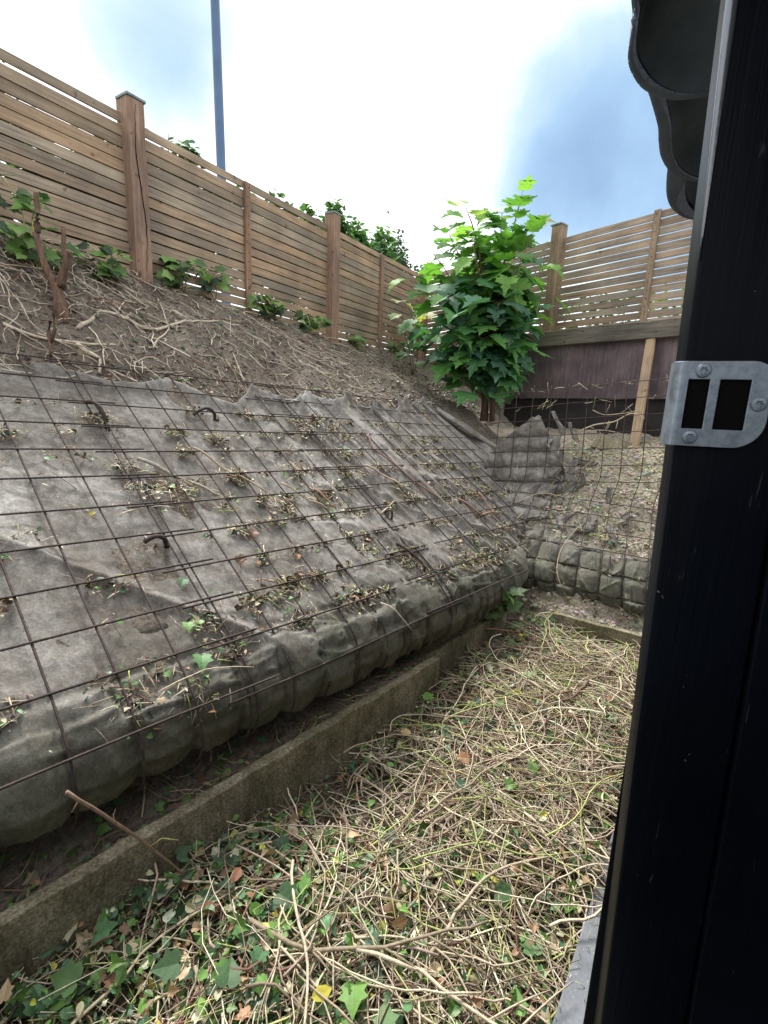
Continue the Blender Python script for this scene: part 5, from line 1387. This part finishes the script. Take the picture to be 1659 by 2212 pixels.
for q in range(260):     # litter on top row and top edge of the cloth
    i = rng.uniform(-4, 19); j = float(top_edge(i)) - abs(rng.gauss(0, .25)); x, y = lxy(.0735 + .19 * i, float(np.interp(j, prof_j, prof_t))); z = H(x, y); a = rng.uniform(0, 6.28)
    add_leaf(dl, rng.choice(('oval', 'small', 'ivy')), (x, y, z + .01), (math.cos(a), math.sin(a), .1), (0, -.4, 1), rng.uniform(.02, .05), rc([(.5, .44, .33), (.4, .32, .22), (.12, .22, .07), (.4, .22, .14)]), .3, .4)
tag(db.build('caught_twigs', M_twig), 'small dry stems caught in the mesh of the left bank', 'clippings', kind='stuff')
tag(dl.build('caught_leaves', M_leaf, smooth=False), 'bits of leaf caught in the mesh of the left bank, with dark bits as painted shade', 'leaf bits', kind='stuff')
# individual sticks lying on the mesh
def stick(nodes, r, col, label, seed=1, h0=.02):
    rg = random.Random(seed); mb = MB(); P = []
    for a in range(len(nodes) - 1):
        for q in range(5):
            u = q / 5; P.append(LB(lerp(nodes[a][0], nodes[a + 1][0], u) + rg.uniform(-.02, .02), lerp(nodes[a][1], nodes[a + 1][1], u), h0 + .008 * math.sin(len(P))))
    P.append(LB(*nodes[-1], h0)); mb.tube(P, [lerp(r, r * .6, k / len(P)) for k in range(len(P))], 6, col)
    return tag(mb.build('fallen_stick', M_twig), label, 'stick', 'sticks lying on the left mesh')
stick([(11.2, 3.0), (10.9, 3.9), (11.4, 5.6), (12.0, 7.2)], .0085, (.24, .14, .11), 'long brown branch running down the cloth under the mesh', 1)
stick([(13.0, 7.2), (13.6, 8.2), (14.6, 8.2), (14.9, 7.0)], .010, (.26, .15, .11), 'hooked reddish branch on the mesh near the right end of the cloth', 2, .03)
stick([(3.2, 3.9), (3.7, 4.8), (4.6, 6.1)], .0065, (.40, .30, .21), 'straight tan stick slanting across the middle of the cloth', 3)
stick([(1.5, 4.3), (2.3, 5.1), (3.0, 5.9)], .010, (.35, .32, .28), 'thick grey stem beside the double bar', 4, .012)
stick([(5.2, 5.6), (5.7, 6.3), (6.2, 6.9)], .006, (.42, .33, .22), 'tan stick ending in grass bits right of the straight stick', 5)
stick([(9.5, 4.9), (10.1, 5.5), (10.5, 6.3)], .008, (.5, .40, .28), 'pale forked stick under the fifth bar', 6)
stick([(8.1, 7.4), (8.8, 7.1), (9.3, 6.9)], .007, (.42, .33, .24), 'short stick behind the small curled pin', 7, .03)
stick([(6.2, 6.0), (6.45, 6.9)], .0075, (.30, .18, .13), 'short reddish stub pointing down the cloth', 8, .03)
stick([(-.6, 10.6), (.3, 10.5), (1.2, 10.75)], .0024, (.6, .5, .38), 'thin pale twig sticking out over the roll', 9, .06)
stick([(.35, 6.3), (.9, 6.1), (1.6, 6.2)], .003, (.66, .58, .45), 'pale split straw by the double bar', 10, .02)
stick([(5.3, 10.4), (6.0, 11.2)], .004, (.6, .52, .42), 'whitish forked twig hanging over the roll', 11, .05)
# single big leaves on the cloth
for n_, (i, j, sz, col, kind, lab) in enumerate(((.45, 10.15, .075, (.14, .28, .12), 'ivy', 'big bright ivy leaf on the lowest long bar at left'), (.5, 9.4, .05, (.2, .34, .12), 'ivy', 'light green ivy leaf beside the double bar, low on the cloth'),
        (3.3, 7.3, .055, (.25, .14, .10), 'maple', 'curled brown leaf on the cloth, upper of two'), (2.55, 8.1, .055, (.24, .14, .10), 'maple', 'curled brown leaf on the cloth, lower of two'), (9.4, 3.9, .075, (.34, .42, .30), 'ivy', 'pale grey green leaf on the fourth bar'),
        (-.1, 6.15, .035, (.6, .52, .12), 'oval', 'small yellow leaf left of the double bar'), (3.9, 4.4, .04, (.5, .5, .15), 'oval', 'yellow green leaf near the straight stick'), (9.2, 8.7, .065, (.2, .36, .12), 'ivy', 'bright ivy leaf on the long bar, right of the cloth middle'),
        (.9, 8.35, .05, (.10, .2, .10), 'ivy', 'dull green ivy leaf by the double bar'), (4.05, 8.3, .04, (.4, .2, .12), 'oval', 'orange brown leaf at a mesh crossing'))):
    mb = MB(); a = rng.uniform(2.5, 5.5); add_leaf(mb, kind, (0, 0, 0), (math.cos(a), math.sin(a), -.35), tuple(NUP), sz, col, .3, .4 if kind != 'maple' else .9)
    o = mb.build('fallen_leaf', M_ivy, smooth=False); o.location = LB(i, j, .022); tag(o, lab, 'leaf', 'single leaves on the left cloth')
# ledge behind the edging boards and soil below the roll
ll = MB(); lt = MB()
for q in range(900):
    s_ = rng.uniform(-1.6, 2.5); t_ = rng.uniform(.02, .24); x, y = lxy(s_, t_); z = H(x, y); a = rng.uniform(0, 6.28)
    add_leaf(ll, rng.choice(('ivy', 'oval', 'small')), (x, y, z + .008), (math.cos(a), math.sin(a), rng.uniform(-.2, .4)), (rng.uniform(-.5, .5), -.4, 1), rng.uniform(.012, .035 if s_ > .2 else .045), rc(GREENS + GREENS + BROWNS[:3] + [(.3, .26, .18)]), .2, .3)
for q in range(260):
    s_ = rng.uniform(-1.6, 2.5); t_ = rng.uniform(.02, .2); x, y = lxy(s_, t_); twig(lt, x, y, rng.uniform(.05, .25), rng.uniform(.001, .003), rc(TAN[2:4] + REDTW), H, rng.uniform(.005, .03), seg=5, ang=rng.gauss(math.atan2(EL[1], EL[0]), .6))
tag(ll.build('ledge_leaves', M_leaf, smooth=False), 'leaves gathered on the ledge between the cloth roll and the edging', 'leaves', kind='stuff')
tag(lt.build('ledge_twigs', M_twig), 'thin twigs on the ledge under the cloth roll', 'twigs', kind='stuff')
# twigs on the right bank and hanging in its mesh
rb = MB()
for q in range(1100):
    x, y = rxy(rng.uniform(-.65, 1.3), rng.uniform(.03, 2.1)); s_, t_ = lst(x, y)
    if bankL(s_, t_) > H(x, y) and t_ > .25: continue
    twig(rb, x, y, rng.uniform(.03, .22), rng.uniform(.001, .003), rc(TAN + GRTW), Hs, rng.uniform(.005, .03), seg=5)
for q in range(150):
    i = rng.uniform(-3.5, 5); j = rng.choice((0, 1, 5, 6, 7, 8, 9, 10, 11, 12)) + rng.uniform(-.15, .15); a = rng.uniform(0, 6.28); L = rng.uniform(.2, .8)
    pts = [RB(i + math.cos(a) * L * u, j + math.sin(a) * L * u, .012 + .02 * math.sin(3 * u + q)) for u in (-.5, -.25, 0, .25, .5)]
    rb.tube(pts, rng.uniform(.0012, .0024), 4, rc(TAN + GRTW))
tag(rb.build('bank_twigs', M_twig), 'thin dry twigs on the right bank and in its mesh', 'twigs', kind='stuff')
def air_vine(nodes, r, label, seed):
    mb = MB(); P = [Vector(n) for n in nodes]; pts = []
    for k in range(len(P) - 1):
        p0 = P[max(k - 1, 0)]; p1 = P[k]; p2 = P[k + 1]; p3 = P[min(k + 2, len(P) - 1)]
        for q in range(5):
            u = q / 5; pts.append(.5 * ((2 * p1) + (-p0 + p2) * u + (2 * p0 - 5 * p1 + 4 * p2 - p3) * u * u + (-p0 + 3 * p1 - 3 * p2 + p3) * u ** 3))
    pts.append(P[-1]); mb.tube(pts, [lerp(r, r * .6, k / len(pts)) for k in range(len(pts))], 6, (.55, .46, .33))
    rg = random.Random(seed)
    for q in range(4):
        k = rg.randint(2, len(pts) - 2); d = Vector((rg.uniform(-1, 1), rg.uniform(-.3, .3), rg.uniform(-.6, .8))).normalized() * rg.uniform(.05, .14); mb.tube([pts[k], pts[k] + d * .5, pts[k] + d + Vector((0, 0, .01))], r * .4, 4, (.58, .5, .36))
    return tag(mb.build('dry_vine', M_twig), label, 'vine', 'bare vines in front of the dark strip board')
air_vine([(1.85, 4.72, 1.42), (1.80, 4.66, 1.50), (1.92, 4.62, 1.58), (2.10, 4.6, 1.62), (2.2, 4.5, 1.70), (2.30, 4.45, 1.66)], .008, 'thick looping pale vine in front of the dark strip board', 1)
air_vine([(1.75, 4.9, 1.40), (1.95, 4.8, 1.52), (2.2, 4.75, 1.52), (2.4, 4.7, 1.42)], .005, 'lower arching vine in front of the dark strip board', 2)
air_vine([(1.95, 4.75, 1.72), (2.05, 4.7, 1.68), (2.25, 4.65, 1.71), (2.32, 4.6, 1.74)], .004, 'thin vine bundle lying on the top of the dark strip board', 3)
# climbing stem in the right mesh
for (nodes, lab, sd_) in (([tuple(RB(1.6, 12.8, .06)), tuple(RB(1.2, 11.5, .05)), tuple(RB(1.15, 10.4, .03)), tuple(RB(1.7, 9.0, .03))], 'thin bare stem rising from the litter against the pockets', 4), ([tuple(RB(-1.8, 8, .03)), tuple(RB(-.6, 7, .03)), tuple(RB(.9, 7.1, .03))], 'thin bare stem crossing the torn cloth', 5)):
    air_vine(nodes, .003, lab, sd_)['group'] = 'thin stems woven into the right mesh'
# clippings scattered on the grey board
bd = MB()
for q in range(420):
    u = rng.uniform(.2, 2.6); w = rng.uniform(.0, .22); p = Vector((.49, .97, 0)) - dS * 1.2 + dS * u + nS * w; twig(bd, p.x, p.y, rng.uniform(.006, .03), rng.uniform(.0007, .0014), rc(TAN + GRTW + [(.14, .26, .07)]), lambda a, b: .1035, .001, seg=3, tiltmax=0, curve=.3)
tag(bd.build('board_clippings', M_twig), 'tiny green and straw clippings on the grey board', 'clippings', kind='stuff')
print('faces', sum(len(m.polygons) for m in bpy.data.meshes))
